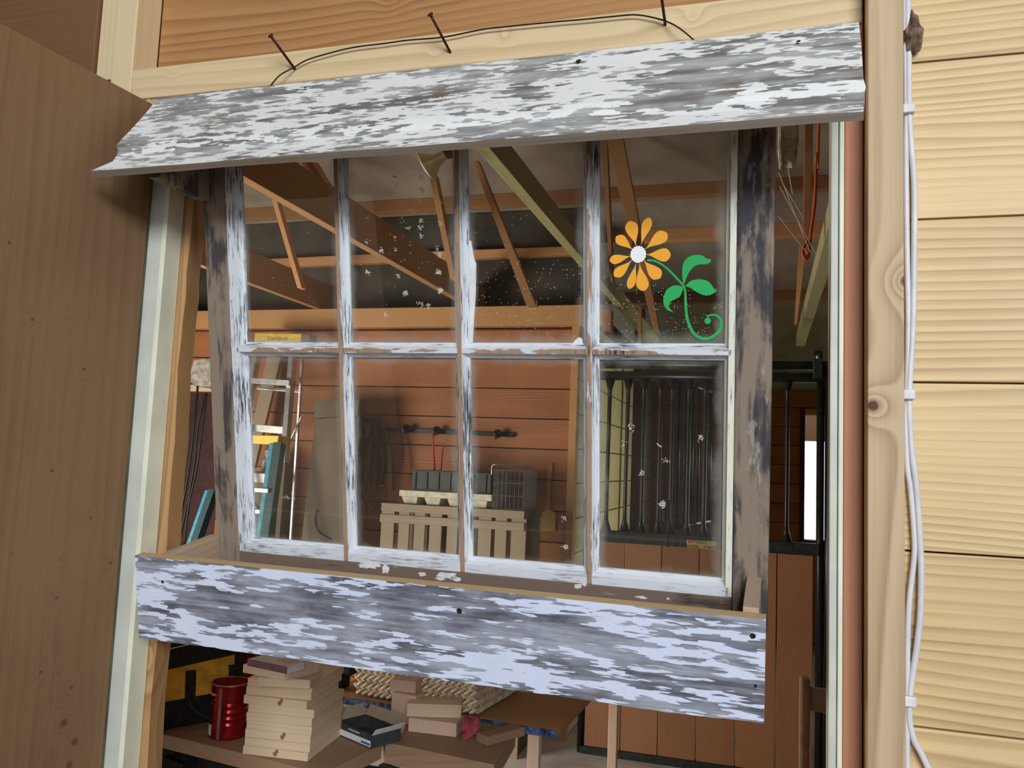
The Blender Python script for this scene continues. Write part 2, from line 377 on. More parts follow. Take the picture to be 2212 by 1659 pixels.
M_reveal = wood('knotty orange stud', (0.50, 0.29, 0.125), (0.22, 0.11, 0.04), 2, 26, 0.9, 0.2, freq=40.0, knots=[(0, -0.02, -0.08, 0.02)], rnd=False)
M_sidepl = wood('yellow stable boards', (0.62, 0.52, 0.27), (0.44, 0.34, 0.14), 1, 10, 0.5, 0.2, pitch=(2, 0.205, 0.007), rnd=False)
M_block = wood('fresh cut pine', (0.76, 0.58, 0.38), (0.60, 0.42, 0.24), 0, 22, 0.4, 0.08)
M_block2 = wood('pinkish fir block', (0.72, 0.50, 0.36), (0.56, 0.34, 0.22), 2, 22, 0.5, 0.1)
M_bench = wood('worn bench board', (0.34, 0.21, 0.12), (0.20, 0.115, 0.06), 0, 14, 0.5, 0.22, specks=0.6)
M_crate = wood('dull crate slat', (0.36, 0.27, 0.19), (0.24, 0.17, 0.11), 2, 8, 0.4, 0.15, specks=0.6)
M_olde = wood('old grey brown board', (0.16, 0.12, 0.08), (0.08, 0.058, 0.038), 0, 8, 0.5, 0.4, specks=0.8)
M_chan = plain('faded pale green paint', (0.60, 0.61, 0.52), 0.45, 0, 0.06, 8)
M_chan2 = plain('cream paint', (0.80, 0.80, 0.62), 0.5, 0, 0.05, 10)
M_chandk = plain('grey green edge', (0.25, 0.24, 0.17), 0.7, 0, 0.15, 12)
M_panel = plain('off white roof sheathing', (0.40, 0.325, 0.265), 0.8, 0, 0.14, 2)
M_conc = plain('pale dusty concrete', (0.62, 0.58, 0.52), 0.85, 0, 0.14, 3, 0.2)
M_black = plain('black enamelled steel', (0.018, 0.02, 0.018), 0.28, 0.0, 0.2, 40)
M_railg = plain('dark green steel', (0.028, 0.036, 0.032), 0.4, 0, 0.2, 40)
M_alu = plain('brushed aluminium', (0.62, 0.62, 0.62), 0.35, 0.7, 0.1, 30)
M_steel = plain('galvanised wire', (0.5, 0.5, 0.5), 0.3, 0.9, 0.1, 30)
M_yel = plain('yellow plastic', (0.85, 0.55, 0.06), 0.45, 0, 0.08, 30)
M_blue = plain('blue fibreglass', (0.06, 0.27, 0.36), 0.5, 0, 0.12, 30)
M_blkfab = plain('black nylon', (0.022, 0.021, 0.02), 0.6, 0, 0.2, 90, 0.3)
M_yelfab = plain('yellow nylon', (0.92, 0.50, 0.05), 0.7, 0, 0.12, 30, 0.2)
M_whitec = plain('pale cord piping', (0.75, 0.75, 0.72), 0.5)
M_redcan = plain('red lacquered tin', (0.42, 0.025, 0.03), 0.18, 0.75, 0.15, 20)
M_silver = plain('bare tin seam', (0.55, 0.5, 0.5), 0.3, 0.9)
M_paper = plain('white paper', (0.78, 0.76, 0.72), 0.7, 0, 0.04, 40)
M_ink = plain('dark ink', (0.03, 0.028, 0.025), 0.7)
M_rust = plain('rusty nail iron', (0.055, 0.03, 0.02), 0.55, 0.5, 0.3, 300)
M_wire = plain('dark hanging wire', (0.03, 0.022, 0.018), 0.5, 0.4, 0.2, 200)
M_cable = plain('white sheathed cable', (0.66, 0.66, 0.68), 0.35, 0, 0.04, 30)
M_mud = plain('dried mud', (0.22, 0.145, 0.09), 0.95, 0, 0.35, 60, 1.0)
M_orange = plain('orange cord', (0.80, 0.15, 0.03), 0.5)
M_leather = plain('dark harness leather', (0.03, 0.022, 0.018), 0.5, 0, 0.3, 60)
M_redp = plain('red plastic', (0.55, 0.03, 0.03), 0.4)
M_bin = plain('charcoal plastic', (0.055, 0.06, 0.06), 0.5, 0, 0.15, 20)
M_whp = plain('yellowed white plastic', (0.72, 0.66, 0.5), 0.5, 0, 0.1, 30)
M_purple = plain('purple stained edge', (0.16, 0.05, 0.07), 0.6)
M_decO = plain('orange vinyl', (0.95, 0.42, 0.035), 0.45, 0, 0.02, 3)
M_decG = plain('green vinyl', (0.025, 0.42, 0.11), 0.4, 0, 0.03, 3)
M_decW = plain('white vinyl', (0.92, 0.92, 0.92), 0.5, 0, 0.01, 3)
M_hedge = plain('sunlit leaves', (0.25, 0.42, 0.10), 0.8, 0, 0.4, 12)
M_gold = plain('gold label', (0.62, 0.42, 0.17), 0.4, 0.4, 0.05, 30)
M_carton = plain('brown cardboard', (0.40, 0.30, 0.20), 0.85, 0, 0.06, 20)
M_tan = plain('tan painted timber', (0.56, 0.38, 0.24), 0.45, 0, 0.1, 20)
M_straw = plain('woven water hyacinth', (0.72, 0.57, 0.37), 0.6, 0, 0.15, 40, 0.3)
M_darkst = plain('dark purple brown paint', (0.07, 0.03, 0.03), 0.6)
M_caul = plain('old white putty', (0.80, 0.80, 0.78), 0.7, 0, 0.06, 60, 0.4)
M_awn = peeling('flaking paint on awning board', 0.50, (0.86, 0.87, 0.84), (3.1, 0, 1.2), 1.2, ((0.15, 0.145, 0.135), (0.46, 0.46, 0.45)))
M_boxp = peeling('flaking paint on box board', 0.488, (0.76, 0.82, 0.98), (0.4, 2.0, 5.3), 0.8, ((0.085, 0.085, 0.105), (0.40, 0.42, 0.48)))  # bluish skylight is put into the paint and bare wood tones
M_edge = wood('weathered board edge', (0.15, 0.112, 0.08), (0.08, 0.058, 0.042), 0, 12, 0.6, 0.3, rnd=False)
M_lip = wood('raw sawn top edge', (0.58, 0.40, 0.20), (0.40, 0.25, 0.12), 0, 16, 0.5, 0.1, rnd=False)
M_inner = wood('dusty inner board', (0.50, 0.37, 0.25), (0.32, 0.21, 0.12), 1, 9, 0.5, 0.2, rnd=False)
M_stL = worn_frame('mildewed left stile', (0.27, 0.21, 0.155), (0.06, 0.052, 0.052), (1.3, 0, 0.4), 0.5)
M_stR = worn_frame('mildewed right stile', (0.27, 0.21, 0.155), (0.05, 0.045, 0.05), (7.7, 3, 2.1), 0.70)
M_rail = worn_frame('brown sill rail', (0.19, 0.135, 0.10), (0.07, 0.05, 0.04), (2, 1, 1), 0.3, 0)
M_mun = worn_paint('speckled white glazing bar', (0.70, 0.73, 0.77), 0.75)
M_munh = worn_paint('speckled white cross bar', (0.72, 0.74, 0.78), 0.4, axis=0)
M_nose = worn_paint('bare bar nose', (0.40, 0.26, 0.17), 0.2)
def patchy(m, col, sc, th_):
    nt = m.node_tree; b = nt.nodes['Principled BSDF']; src = b.inputs['Base Color'].links[0].from_socket
    n = noise_(nt, coords(nt, sc, False), 1.0, 4, 0.6); lk(nt, mixc(nt, step(nt, n, th_, th_+0.03), src, col), b.inputs['Base Color'])
M_noseh = M_nose.copy(); patchy(M_nose, (0.66, 0.67, 0.69), (60, 60, 7), 0.60); patchy(M_noseh, (0.70, 0.71, 0.73), (12, 60, 60), 0.47)
M_cream = worn_paint('cream putty strip', (0.80, 0.80, 0.66), 0.15)

# ---------------------------------------------------------------- front wall
PX = 0.1185                                       # left face of the post
YF = 1.10
WM = Matrix.Identity(4)
wf = multi('wall_front', planks_h(PX+0.02, 2.2, 1.125, 1.155, 0.0015+0.01, 2.9, 0.2073, 0.0022), M_pine_y, bevel=0.0012); struct(wf)
# the rest of the partition that shuts the tack room off
struct(multi('wall_partition', [(PX+0.03, 2.2, 1.156, 1.2, 0, 4.4), (-5.2, -1.02, 1.165, 1.2, 0, 4.4), (-1.02, PX+0.03, 1.165, 1.2, 2.2, 4.4)], M_darkply))
p_ = box('trim_1', PX+0.0005, onY(1954, 800, 1.065).x, 1.065, 1.124, -0.0, 2.9, M_post); struct(p_)
p_.matrix_basis = p_.matrix_basis @ Matrix.Translation((0, 0, 0))
struct(box('trim_2', 0.0955, PX-0.0005, 1.10, 1.15, 0, 2.118, M_rtrim, bevel=0.0015))
# painted channels on both jambs: stepped mouldings
def channel(name, segs, z0, z1, mats, parent=None):
    e = empty(name, loc=(segs[0][0], segs[0][2], z0))
    struct(e)
    for (x0, x1, y0, y1), m in zip(segs, mats): box('jamb_strip', x0, x1, y0, y1, z0, z1, m, parent=e, bevel=0.0015)
    return e
channel('trim_3', [(0.0790, 0.0885, 1.094, 1.13), (0.0888, 0.0945, 1.090, 1.13)], 0, 2.115, [M_chan, M_chan2])
channel('trim_4', [(-0.968, -0.938, 1.097, 1.13), (-0.9378, -0.9285, 1.092, 1.13)], 0, 2.12, [M_chan, M_chan2])
# knotty stud behind the left channel, its right edge still has the wane of the log
zz = [0.0+i*0.04 for i in range(54)]; wv = [(-0.9135+0.006*noise.noise(Vector((0, 3.3, z*5)))+0.004*noise.noise(Vector((2, 1, z*17)))) for z in zz]
vs = []
for z, x in zip(zz, wv): vs += [(-0.99+0.95, 1.131-1.15, z-1.3), (x+0.95, 1.131-1.15, z-1.3), (x+0.95-0.004, 1.169-1.15, z-1.3), (-0.99+0.95, 1.169-1.15, z-1.3)]
fs = [(0, 1, 2, 3), tuple(len(vs)-4+i for i in (3, 2, 1, 0))]
for i in range(len(zz)-1):
    for k in range(4): fs.append((i*4+k, i*4+(k+1) % 4, (i+1)*4+(k+1) % 4, (i+1)*4+k))
struct(mk('trim_5', vs, fs, M_reveal, Matrix.Translation((-0.95, 1.15, 1.3))))
# header: yellow nailer, orange strip under it, figured board above and behind it, stud
h1 = box('trim_6', -1.0320, 0.1165, 1.10, 1.158, 2.133, 2.1865, M_hdr); struct(h1)
struct(box('trim_7', -1.0320, 0.1165, 1.102, 1.158, 2.119, 2.1322, M_oran, bevel=0.001))
struct(box('trim_8', -1.032, 0.1165, 1.1585, 1.164, 2.187, 2.50, M_brownh, bevel=0.001))
bpy.data.objects['trim_8'].location.y = 1.1612
struct(box('trim_9', -1.0765, -1.0325, 1.10, 1.158, 2.10, 2.7, M_stud))
struct(box('trim_10', -1.136, -1.079, 1.128, 1.16, 2.19, 2.7, M_stud))
struct(box('wall_board', -2.0, -1.137, 1.12, 1.164, 2.09, 2.75, M_darkply))

# the aisle we stand in, open behind: unseen shell added to darken pane reflections
struct(box('wall_aisle_left', -3.65, -3.6, -4.0, 1.12, 0, 4.4, M_darkply)); struct(box('wall_aisle_right', 3.2, 3.25, -4.0, 1.12, 0, 4.4, M_ply))
struct(box('ceiling_aisle', -3.65, 3.25, -4.0, 1.16, 4.0, 4.05, M_darkply))
struct(multi('wall_aisle_behind', [(-3.65, 0.3, -4.05, -4.0, 0, 4.0), (3.1, 3.25, -4.05, -4.0, 0, 4.0), (0.3, 3.1, -4.05, -4.0, 3.75, 4.0)], M_darkply))
struct(multi('wall_shell', [(-3.65, -1.9, 1.12, 1.164, 0, 4.4), (-1.9, 3.25, 1.15, 1.164, 2.75, 4.4), (2.15, 3.25, 1.12, 1.164, 0, 2.9)], M_darkply))
# plywood door swung towards the viewer
fb = onY(325, 215, 1.080); nb = Vector((-0.996, 0.819, 2.12)); dirn = (nb-Vector((fb.x, fb.y, 2.12))); dirn.z = 0; dirn.normalize()
A = Vector((-0.9715, 1.088, 0)); T = Vector((0, 0, 1)); nrm = dirn.cross(T)
Md = frame(A+dirn*0.45+T*1.06, Vector((dirn.x, dirn.y, 0)), Vector((nrm.x, nrm.y, 0)))
door = empty('door_1', loc=(A.x, A.y, 0.0)); struct(door)
dn = []
for (x_, y_) in ((10, 525), (172, 798), (103, 1016), (186, 1118), (113, 1290), (78, 1450), (145, 1483), (128, 1560), (152, 1600), (140, 1650), (230, 1215), (60, 690)):
    q = Md.inverted() @ onp(x_, y_, Md.translation, nrm); dn.append((q.x, -0.009 if (Md.inverted() @ CAM).y < 0 else 0.009, q.z, 0.0028 if y_ < 1540 else 0.006))
M_ply = wood('dented lauan plywood', (0.25, 0.145, 0.072), (0.145, 0.076, 0.033), 2, 12, 0.5, 0.3, knots=dn, specks=0.5, rnd=False, lines=0.8, freq=40.0, knotcol=(0.13, 0.07, 0.035))
mk('door_panel', boxv(-0.45, 0.45, -0.009, 0.009, -1.05, 1.06), BF, M_ply, Md, door, 0.001)
box('door_edge_strip', -0.9712, -0.9685, 1.0885, 1.12, 0.01, 2.115, M_chandk, parent=door, bevel=0.0005)

# ---------------------------------------------------------------- tack room shell
struct(mk('floor', boxv(-5.2, 3.4, 1.1, 8.6, -0.06, 0), BF, M_conc))
struct(mk('floor_aisle', boxv(-5.2, 3.4, -6.5, 1.0995, -0.06, 0), BF, plain('packed earth', (0.13, 0.11, 0.09), 0.9, 0, 0.2, 4)))  # aisle floor is unseen, coloured dark to cut its reflection in the lower panes
struct(multi('wall_back', planks_h(-3.5, -1.068, 4.80, 4.83, 0.007, 2.365, 0.181, 0.007)+planks_h(-5.2, -3.5, 4.80, 4.83, 2.0, 2.365, 0.181, 0.007), M_red, bevel=0.0025))
struct(box('trim_11', -5.2, -3.5, 4.775, 4.83, 1.945, 1.99, M_stud))
tie = box('wall_beam', -5.2, -0.90, 4.70, 4.775, 2.366, 2.488, M_beam, bevel=0.004); tag(tie, 'long fir beam laid level along the top of the boarded tack room wall', 'beam'); tie.name = 'wall_plate'
struct(box('wall_recess', -5.2, -3.4, 5.4, 5.45, 0, 2.4, M_darkst))
pst = box('trim_12', -1.087, -1.043, 4.74, 4.80, 0, 2.40, M_beam, bevel=0.002); struct(pst)
struct(multi('wall_side', [(-1.075, -1.05, 4.84, 8.331, a[4], a[5]) for a in planks_h(0, 1, 0, 1, 0.007, 2.46, 0.205, 0.008)], M_sidepl, bevel=0.002))
# far wall with its window opening
wz0, wz1 = onY(1738, 1165, 8.3).z, onY(1738, 897, 8.3).z; wx0 = onY(1738, 1000, 8.3).x; wx1 = wx0+0.75
rows = []
for r in planks_h(-1.05, 3.3, 8.30, 8.33, 0.007, 2.9, 0.181, 0.007):
    if r[5] <= wz0 or r[4] >= wz1: rows.append(r)
    else:
        rows.append((r[0], wx0, *r[2:])); rows.append((wx1, *r[1:]))
        if r[4] < wz0: rows.append((wx0, wx1, r[2], r[3], r[4], wz0))
        if r[5] > wz1: rows.append((wx0, wx1, r[2], r[3], wz1, r[5]))
struct(multi('wall_far', rows, M_red))
struct(multi('wall_backing', [(-5.2, -1.08, 4.831, 4.85, 0, 2.366), (-1.10, -1.0755, 4.85, 8.36, 0, 2.6), (-1.08, wx0, 8.331, 8.36, 0, 2.9), (wx1, 3.3, 8.331, 8.36, 0, 2.9), (wx0, wx1, 8.331, 8.36, 0, wz0), (wx0, wx1, 8.331, 8.36, wz1, 2.9)], M_darkst))  # dark slabs added behind the planks to stop light leaking through the joints
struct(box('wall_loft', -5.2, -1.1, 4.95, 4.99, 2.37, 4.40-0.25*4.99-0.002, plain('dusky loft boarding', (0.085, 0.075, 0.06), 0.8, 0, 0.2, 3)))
w1 = empty('window_1', loc=(wx0, 8.26, wz0)); struct(w1)
for n_, b_ in (('window_jamb', (wx0-0.045, wx0, 8.25, 8.29, wz0-0.09, wz1+0.06)), ('window_jamb', (wx1, wx1+0.09, 8.25, 8.29, wz0-0.09, wz1+0.06)), ('window_sill', (wx0, wx1, 8.22, 8.29, wz0-0.09, wz0)), ('window_head', (wx0, wx1, 8.25, 8.29, wz1, wz1+0.06))):
    box(n_, *b_, M_darkst if n_ != 'window_head' else M_beam, parent=w1)
box('window_fascia', wx0-0.4, wx1+0.6, 8.9, 8.95, wz1-0.22, wz1+0.3, M_oran, parent=w1)
struct(mk('ground_outside', boxv(-6, 8, 8.7, 20, -0.1, -0.05), BF, plain('grass', (0.3, 0.45, 0.12), 0.9, 0, 0.3, 5)))
bpy.data.objects['ground_outside'].name = 'floor_outside'
struct(mk('wall_right', boxv(3.3, 3.35, 1.2, 8.3, 0, 4.5), BF, M_darkply)); struct(mk('wall_left', boxv(-5.25, -5.2, 1.2, 5.45, 0, 4.6), BF, M_darkply))
# roof sheathing falls away from us
def roofz(y): return 4.40-0.25*y
struct(mk('ceiling', [(x, y, roofz(y)+k) for x in (-5.2, 3.35) for y in (1.2, 8.6) for k in (0.0, 0.03)], BF, M_panel))
RN = Vector((0, 0.25, 1)).normalized(); RP = Vector((0, 0, 4.40))
def purlin(px, py, x0, x1, lbl, mat, h=0.09, w=0.04):
    P = onp(px, py, RP-RN*0.08, RN)
    M = frame(Vector(((x0+x1)/2, P.y, roofz(P.y)-0.045)), Vector((1, 0, 0)), Vector((0, 1, -0.25)))
    o = mk('purlin', boxv(-(x1-x0)/2, (x1-x0)/2, -w/2, w/2, -h/2+0.002, h/2-0.003), BF, mat, M, None, 0.002)
    tag(o, lbl, 'roof timber', 'purlins under the roof sheathing')
purlin(1500, 425, -5, 3.2, 'highest and nearest purlin under the pale roof sheathing', M_brn)
purlin(1500, 519, -5, 3.2, 'middle purlin, lit pale along its underside, behind the flower decal', M_oran)
purlin(1500, 655, -5, 3.2, 'lowest and farthest purlin in the dark eaves', M_brn)
# ceiling joists run away from us along y
def joist(px, py, h, w, y0, y1, mat, lbl, z=2.49):
    P = onZ(px, py, z)
    o = bar('ceiling_joist', (P.x+w/2, y0, z+h/2), (P.x+w/2, y1, z+h/2), (0, 0, 1), w, h, mat)
    return tag(o, lbl, 'beam', 'joists above the tack room'), P.x
g_, gx = joist(1260, 584, 0.0, 0.04, 1.9, 6.6, M_green, '')if False else (None, onZ(1260, 584, 2.49).x)
def hface(px, py, x): return onX(px, py, x).z-2.49
jg = bar('ceiling_joist', (gx+0.022, 1.3, 2.49+hface(1260, 517, gx+0.044)/2), (gx+0.022, 7.2, 2.49+hface(1260, 517, gx+0.044)/2), (0, 0, 1), 0.044, hface(1260, 517, gx+0.044), M_green)
tag(jg, 'greenish joist slanting away above the middle panes, seen left of the flower', 'beam', 'joists above the tack room')
ax = onZ(800, 548, 2.49).x
ja = bar('ceiling_joist', (ax+0.022, 1.3, 2.49+hface(800, 456, ax+0.044)/2), (ax+0.022, 5.6, 2.49+hface(800, 456, ax+0.044)/2), (0, 0, 1), 0.044, hface(800, 456, ax+0.044), M_jst)
tag(ja, 'deep brown joist with a bright lower edge crossing the two left upper panes', 'beam', 'joists above the tack room')
bx_ = onZ(560, 624, 2.49).x
jb = bar('ceiling_joist', (bx_+0.022, 1.3, 2.49+0.09), (bx_+0.022, 5.6, 2.49+0.09), (0, 0, 1), 0.044, 0.18, M_jst)
tag(jb, 'brown joist low in the far left pane just above the wall beam', 'beam', 'joists above the tack room')
rx = onZ(1735, 690, 2.49).x
jr = bar('ceiling_joist', (rx+0.03, 1.3, 2.49+0.045), (rx+0.03, 6.4, 2.49+0.045), (0, 0, 1), 0.06, 0.09, M_green)
tag(jr, 'green tinged joist seen in the gap right of the old window', 'beam', 'joists above the tack room')
# truss webs
def web(pts, Y, th, mat, lbl):
    o = prism('truss_web', [onY(x, y, Y) for x, y in pts], (0, th, 0), mat)
    return tag(o, lbl, 'roof timber', 'truss webs')
web([(586, 430), (642, 622), (652, 622), (597, 430)], 3.6, 0.045, M_oran, 'thin upright orange web in the far left upper pane')
web([(926, 375), (972, 602), (984, 602), (940, 375)], 3.3, 0.045, M_oran, 'thin upright orange web below the flood lamp')
web([(640, 350), (706, 440), (714, 440), (650, 350)], 4.0, 0.03, M_oran, 'slanting orange lath beside the first upright glazing bar')
web([(651, 350), (712, 446), (745, 470), (745, 452), (683, 350)], 4.05, 0.03, M_brn, 'slanting dark board beside the first upright glazing bar')
web([(1296, 246), (1412, 715), (1425, 715), (1336, 246)], 4.0, 0.05, M_brn, 'long brown web behind the flower decal')
web([(1293, 215), (1318, 606), (1324, 606), (1307, 215)], 4.10, 0.05, M_brn, 'short thin web left of the flower petals')
web([(1022, 350), (1137, 660), (1158, 660), (1032, 345)], 3.9, 0.05, M_brn, 'dim slanting web in the third upper pane')
web([(1739, 255), (1735, 520), (1750, 520), (1757, 255)], 3.4, 0.05, M_redv, 'upright red brown web behind the orange cord')
web([(1727, 530), (1716, 700), (1722, 700), (1742, 530)], 5.2, 0.05, M_oran, 'pale narrow web below the orange cord')
web([(500, 563), (735, 552), (985, 541), (1232, 532), (1242, 550), (985, 560), (735, 571), (500, 582)], 4.86, 0.05, M_oran, 'long level orange brace across the three left upper panes')
web([(1385, 663), (1385, 748), (1378, 748), (1378, 660)], 4.9, 0.05, M_brn, 'short upright block at the foot of the green joist')
web([(1300, 668), (1320, 668), (1320, 714), (1300, 714)], 4.55, 0.08, M_brn, 'cut end of a short beam right of the tallest muntin')

# flood lamp under the roof
Lp = onY(925, 360, 2.3)
lamp = empty('flood_lamp', Matrix.Translation(Lp)); tag(lamp, 'clear cone shaped flood lamp hanging under the roof behind the second pane', 'lamp')
ml, nt_, b_ = new_mat('lamp glass', 0.15); b_.inputs['Base Color'].default_value = (0.95, 0.88, 0.62, 1); b_.inputs['Metallic'].default_value = 0.1; b_.inputs['Coat Weight'].default_value = 0.8
ax3 = (onY(899, 372, 2.3)-onY(965, 330, 2.3)).normalized()
Mz = Matrix.Translation(onY(945, 345, 2.3)) @ ax3.to_track_quat('Z', 'Y').to_matrix().to_4x4()
lathe('reflector', [(0.016, -0.03), (0.02, 0.0), (0.034, 0.02), (0.048, 0.036), (0.05, 0.04)], ml, Mz, lamp, 28)
lathe('lens', [(0.0005, 0.050), (0.025, 0.048), (0.046, 0.042), (0.05, 0.038)], plain('frosted lens', (0.95, 0.93, 0.75), 0.3), Mz, lamp, 28, caps=False)
lathe('socket', [(0.014, -0.10), (0.02, -0.09), (0.02, -0.04), (0.016, -0.03)], M_olde, Mz, lamp, 20)
tube('arm', [Mz @ Vector((0, 0, -0.09)), Mz @ Vector((0, 0, -0.09))+Vector((0.03, 0.02, 0.25)), Vector((Lp.x+0.2, 2.35, roofz(2.35)))], 0.008, M_olde, lamp)

# orange cord and pale bag in the right gap
tag(tube('extension_cord', [Vector((onY(1769, 262, 2.2).x+0.02, 2.2, roofz(2.2)+0.005)), onY(1769, 262, 2.2), onY(1764, 330, 2.2), onY(1762, 400, 2.2), onY(1759, 450, 2.2), onY(1752, 500, 2.2), onY(1747, 545, 2.2), onY(1742, 560, 2.2), onY(1735, 550, 2.2), onY(1736, 535, 2.2), onY(1745, 520, 2.2)], 0.004, M_orange), 'orange cord hanging with a looped end right of the old window', 'cord')
gb = [onY(x, y, 1.9) for x, y in ((1682, 262), (1725, 262), (1726, 300), (1721, 345), (1712, 357), (1700, 352), (1684, 362), (1680, 320))]
glv = tag(prism('leather_glove', gb, (0, 0.03, 0), plain('pale suede', (0.66, 0.64, 0.48), 0.8, 0, 0.2, 40, 0.4), bevel=0.006), 'pale suede glove hanging behind the top right corner of the window', 'glove')
tube('hanging_string', [onY(1704, 268, 1.915), Vector((onY(1704, 268, 1.915).x, 1.915, roofz(1.915)+0.004))], 0.002, M_wire, glv, 1)

# ---------------------------------------------------------------- things by the back wall
def B(px, py, Y=4.79): return onY(px, py, Y)
# stepladder 1 (aluminium, yellow cap)
def ladder(pxs, Y, cap, rails, steps, braces, railmat, sidemat, lbl, capmat, text=None):
    c0 = onY(cap[0][0], cap[0][1], Y); e = empty('stepladder', loc=(c0.x, Y, 0)); tag(e, lbl, 'ladder', 'stepladders against the tack room wall')
    (x0, y0), (x1, y1), hh = cap
    a, b = onY(x0, y0, Y), onY(x1, y1, Y); z0 = onY(x0, y0+hh, Y).z
    prism('ladder_cap', [a, b, Vector((b.x-0.003, b.y, z0)), Vector((a.x+0.003, a.y, z0))], (0.0, 0.10, 0), capmat, e, 0.004)
    for (xa, ya, xb, yb, w_) in rails:
        P, Q = onY(xa, ya, Y+0.02), onY(xb, yb, Y-0.12)
        r = bar('ladder_rail', P, Q, (1, 0, 0), 0.05, w_, sidemat if w_ > 0.03 else railmat, e)
        bar('rail_flange', P+Vector((-w_/2, -0.02, 0)), Q+Vector((-w_/2, -0.02, 0)), (1, 0, 0), 0.01, w_*0.9, railmat, r)
    for (xa, ya, xb, yb, w_) in rails[:2]:
        P, Q = onY(xa, ya, Y+0.02), onY(xb, yb, Y-0.12); D_ = (Q-P); Fp = P+D_*(P.z/-D_.z)
        if Q.z > 0.05: bar('ladder_foot', Q, Fp, (1, 0, 0), 0.045, 0.03, sidemat, e)
    for (xa, ya, xb, yb, hpx) in steps:
        P, Q = onY(xa, ya+hpx/2, Y-0.05), onY(xb, yb+hpx/2, Y-0.05)
        bar('ladder_step', P, Q, (0, 0, 1), 0.08, hpx*4.6/1790, M_alu, e)
    for (xa, ya, xb, yb, w_) in braces:
        bar('ladder_brace', onY(xa, ya, Y+0.08), onY(xb, yb, Y+0.14), (1, 0, 0), 0.02, w_, M_alu, e)
    if text:
        P = onY(*text[1], Y-0.001); lettering('lettering', text[0], text[2], M_ink, frame(P, (b-a), Vector((0, 0, 1))), e, width=text[3])
    return e
l1 = ladder(None, 4.45, ((550, 719), (652, 721), 22), [(636, 742, 616, 1000, 0.022), (560, 742, 533, 900, 0.022)],
       [(534, 816, 632, 822, 13), (528, 914, 620, 922, 17), (528, 1018, 600, 1024, 22)], [(655, 742, 618, 1330, 0.015), (556, 838, 655, 846, 0.02), (652, 900, 600, 1010, 0.008)], M_alu, M_olde,
       'aluminium stepladder with a yellow top cap against the wall in the left pane', M_yel, ('Davidson', (600, 731), 0.035, 0.14))
box('cap_end', onY(652, 720, 4.45).x+0.001, onY(670, 720, 4.45).x, 4.44, 4.53, onY(652, 743, 4.45).z, onY(652, 722, 4.45).z, M_olde, parent=l1)
l2 = ladder(None, 3.85, ((478, 938), (602, 941), 18), [(604, 958, 573, 1180, 0.05), (462, 1060, 414, 1200, 0.04)],
       [(500, 1050, 588, 1056, 8), (500, 1095, 582, 1102, 8)], [(548, 1085, 575, 1120, 0.008)], M_blue, plain('dark teal side', (0.03, 0.07, 0.08), 0.6), 'shorter blue fibreglass stepladder with yellow cap in front of the aluminium one', M_yel)
ob = prism('leaning_board', [B(577, 770, 4.66), B(607, 770, 4.66), B(549, 1012, 4.60), B(524, 1012, 4.60)], (0, 0.03, 0), M_crate, xdir=B(560, 900, 4.6)-B(590, 770, 4.6)); tag(ob, 'narrow pale plank leaning behind the stepladders', 'board')
bb = prism('feed_bag', [B(572, 972, 4.55), B(592, 970, 4.55), B(589, 1016, 4.55), B(562, 1016, 4.55)], (0, 0.12, 0), plain('printed paper sack', (0.55, 0.60, 0.66), 0.7, 0, 0.5, 18), bevel=0.008); tag(bb, 'small printed paper sack on the shelf behind the blue ladder', 'bag')
bxx = prism('storage_box', [B(505, 1018, 4.5), B(590, 1018, 4.5), Vector((B(590, 1018, 4.5).x, 4.5, 0)), Vector((B(505, 1018, 4.5).x, 4.5, 0))], (0, 0.22, 0), M_olde, bevel=0.01); tag(bxx, 'dark dusty upright box behind the blue ladder, a printed sack on it', 'box')
# old weathered board box
od = empty('old_feed_chute', loc=(B(700, 1000, 4.5).x, 4.5, 0)); tag(od, 'tall weathered grey brown board with a stepped top leaning on the wall', 'board')
prism('face_board', [B(622, 1420, 4.5), B(681, 905, 4.5), B(767, 898, 4.5), B(750, 1420, 4.5)][::-1], (0, 0.05, 0), M_olde, od, xdir=(0, 0, 1))
prism('top_block', [B(679, 903, 4.46), B(677, 872, 4.46), B(684, 865, 4.46), B(777, 863, 4.46), B(772, 897, 4.46)], (0, 0.09, 0), M_olde, od)
prism('side_board', [B(768, 900, 4.46), B(776, 897, 4.46), B(762, 1350, 4.46), B(757, 1350, 4.46)], (0, 0.09, 0), M_railg, od)
tube('wire', [B(686, 1100, 4.49), B(680, 1125, 4.49), B(690, 1150, 4.49), B(715, 1165, 4.49)], 0.003, M_wire, od)
# hook rail and tack
hk = empty('hook_rail', loc=tuple(B(970, 932, 4.78))); tag(hk, 'black metal rail with two round hooks screwed to the boards', 'rail')
prism('rail', [B(832, 923, 4.775), B(1109, 935, 4.775), B(1109, 944, 4.775), B(832, 932, 4.775)], (0, 0.02, 0), M_black, hk, 0.001)
for (hx_, hy_) in ((880, 926), (945, 930), (1076, 937)):
    P = B(hx_, hy_, 4.75); M = Matrix.Translation(P) @ Matrix.Rotation(math.pi/2, 4, 'X')
    lathe('hook', [(0.008, -0.03), (0.008, 0.0), (0.026, 0.005), (0.027, 0.010), (0.022, 0.012)], M_black, M, hk, 20)
    tube('hook_tip', [P+Vector((0, 0, -0.01)), P+Vector((0, -0.05, -0.03)), P+Vector((0, -0.07, 0.0))], 0.006, M_olde, hk)
tk = empty('bridle', loc=tuple(B(815, 910, 4.7))); tag(tk, 'tangle of dark leather bridle straps and bit rings hanging on the wall', 'bridle')
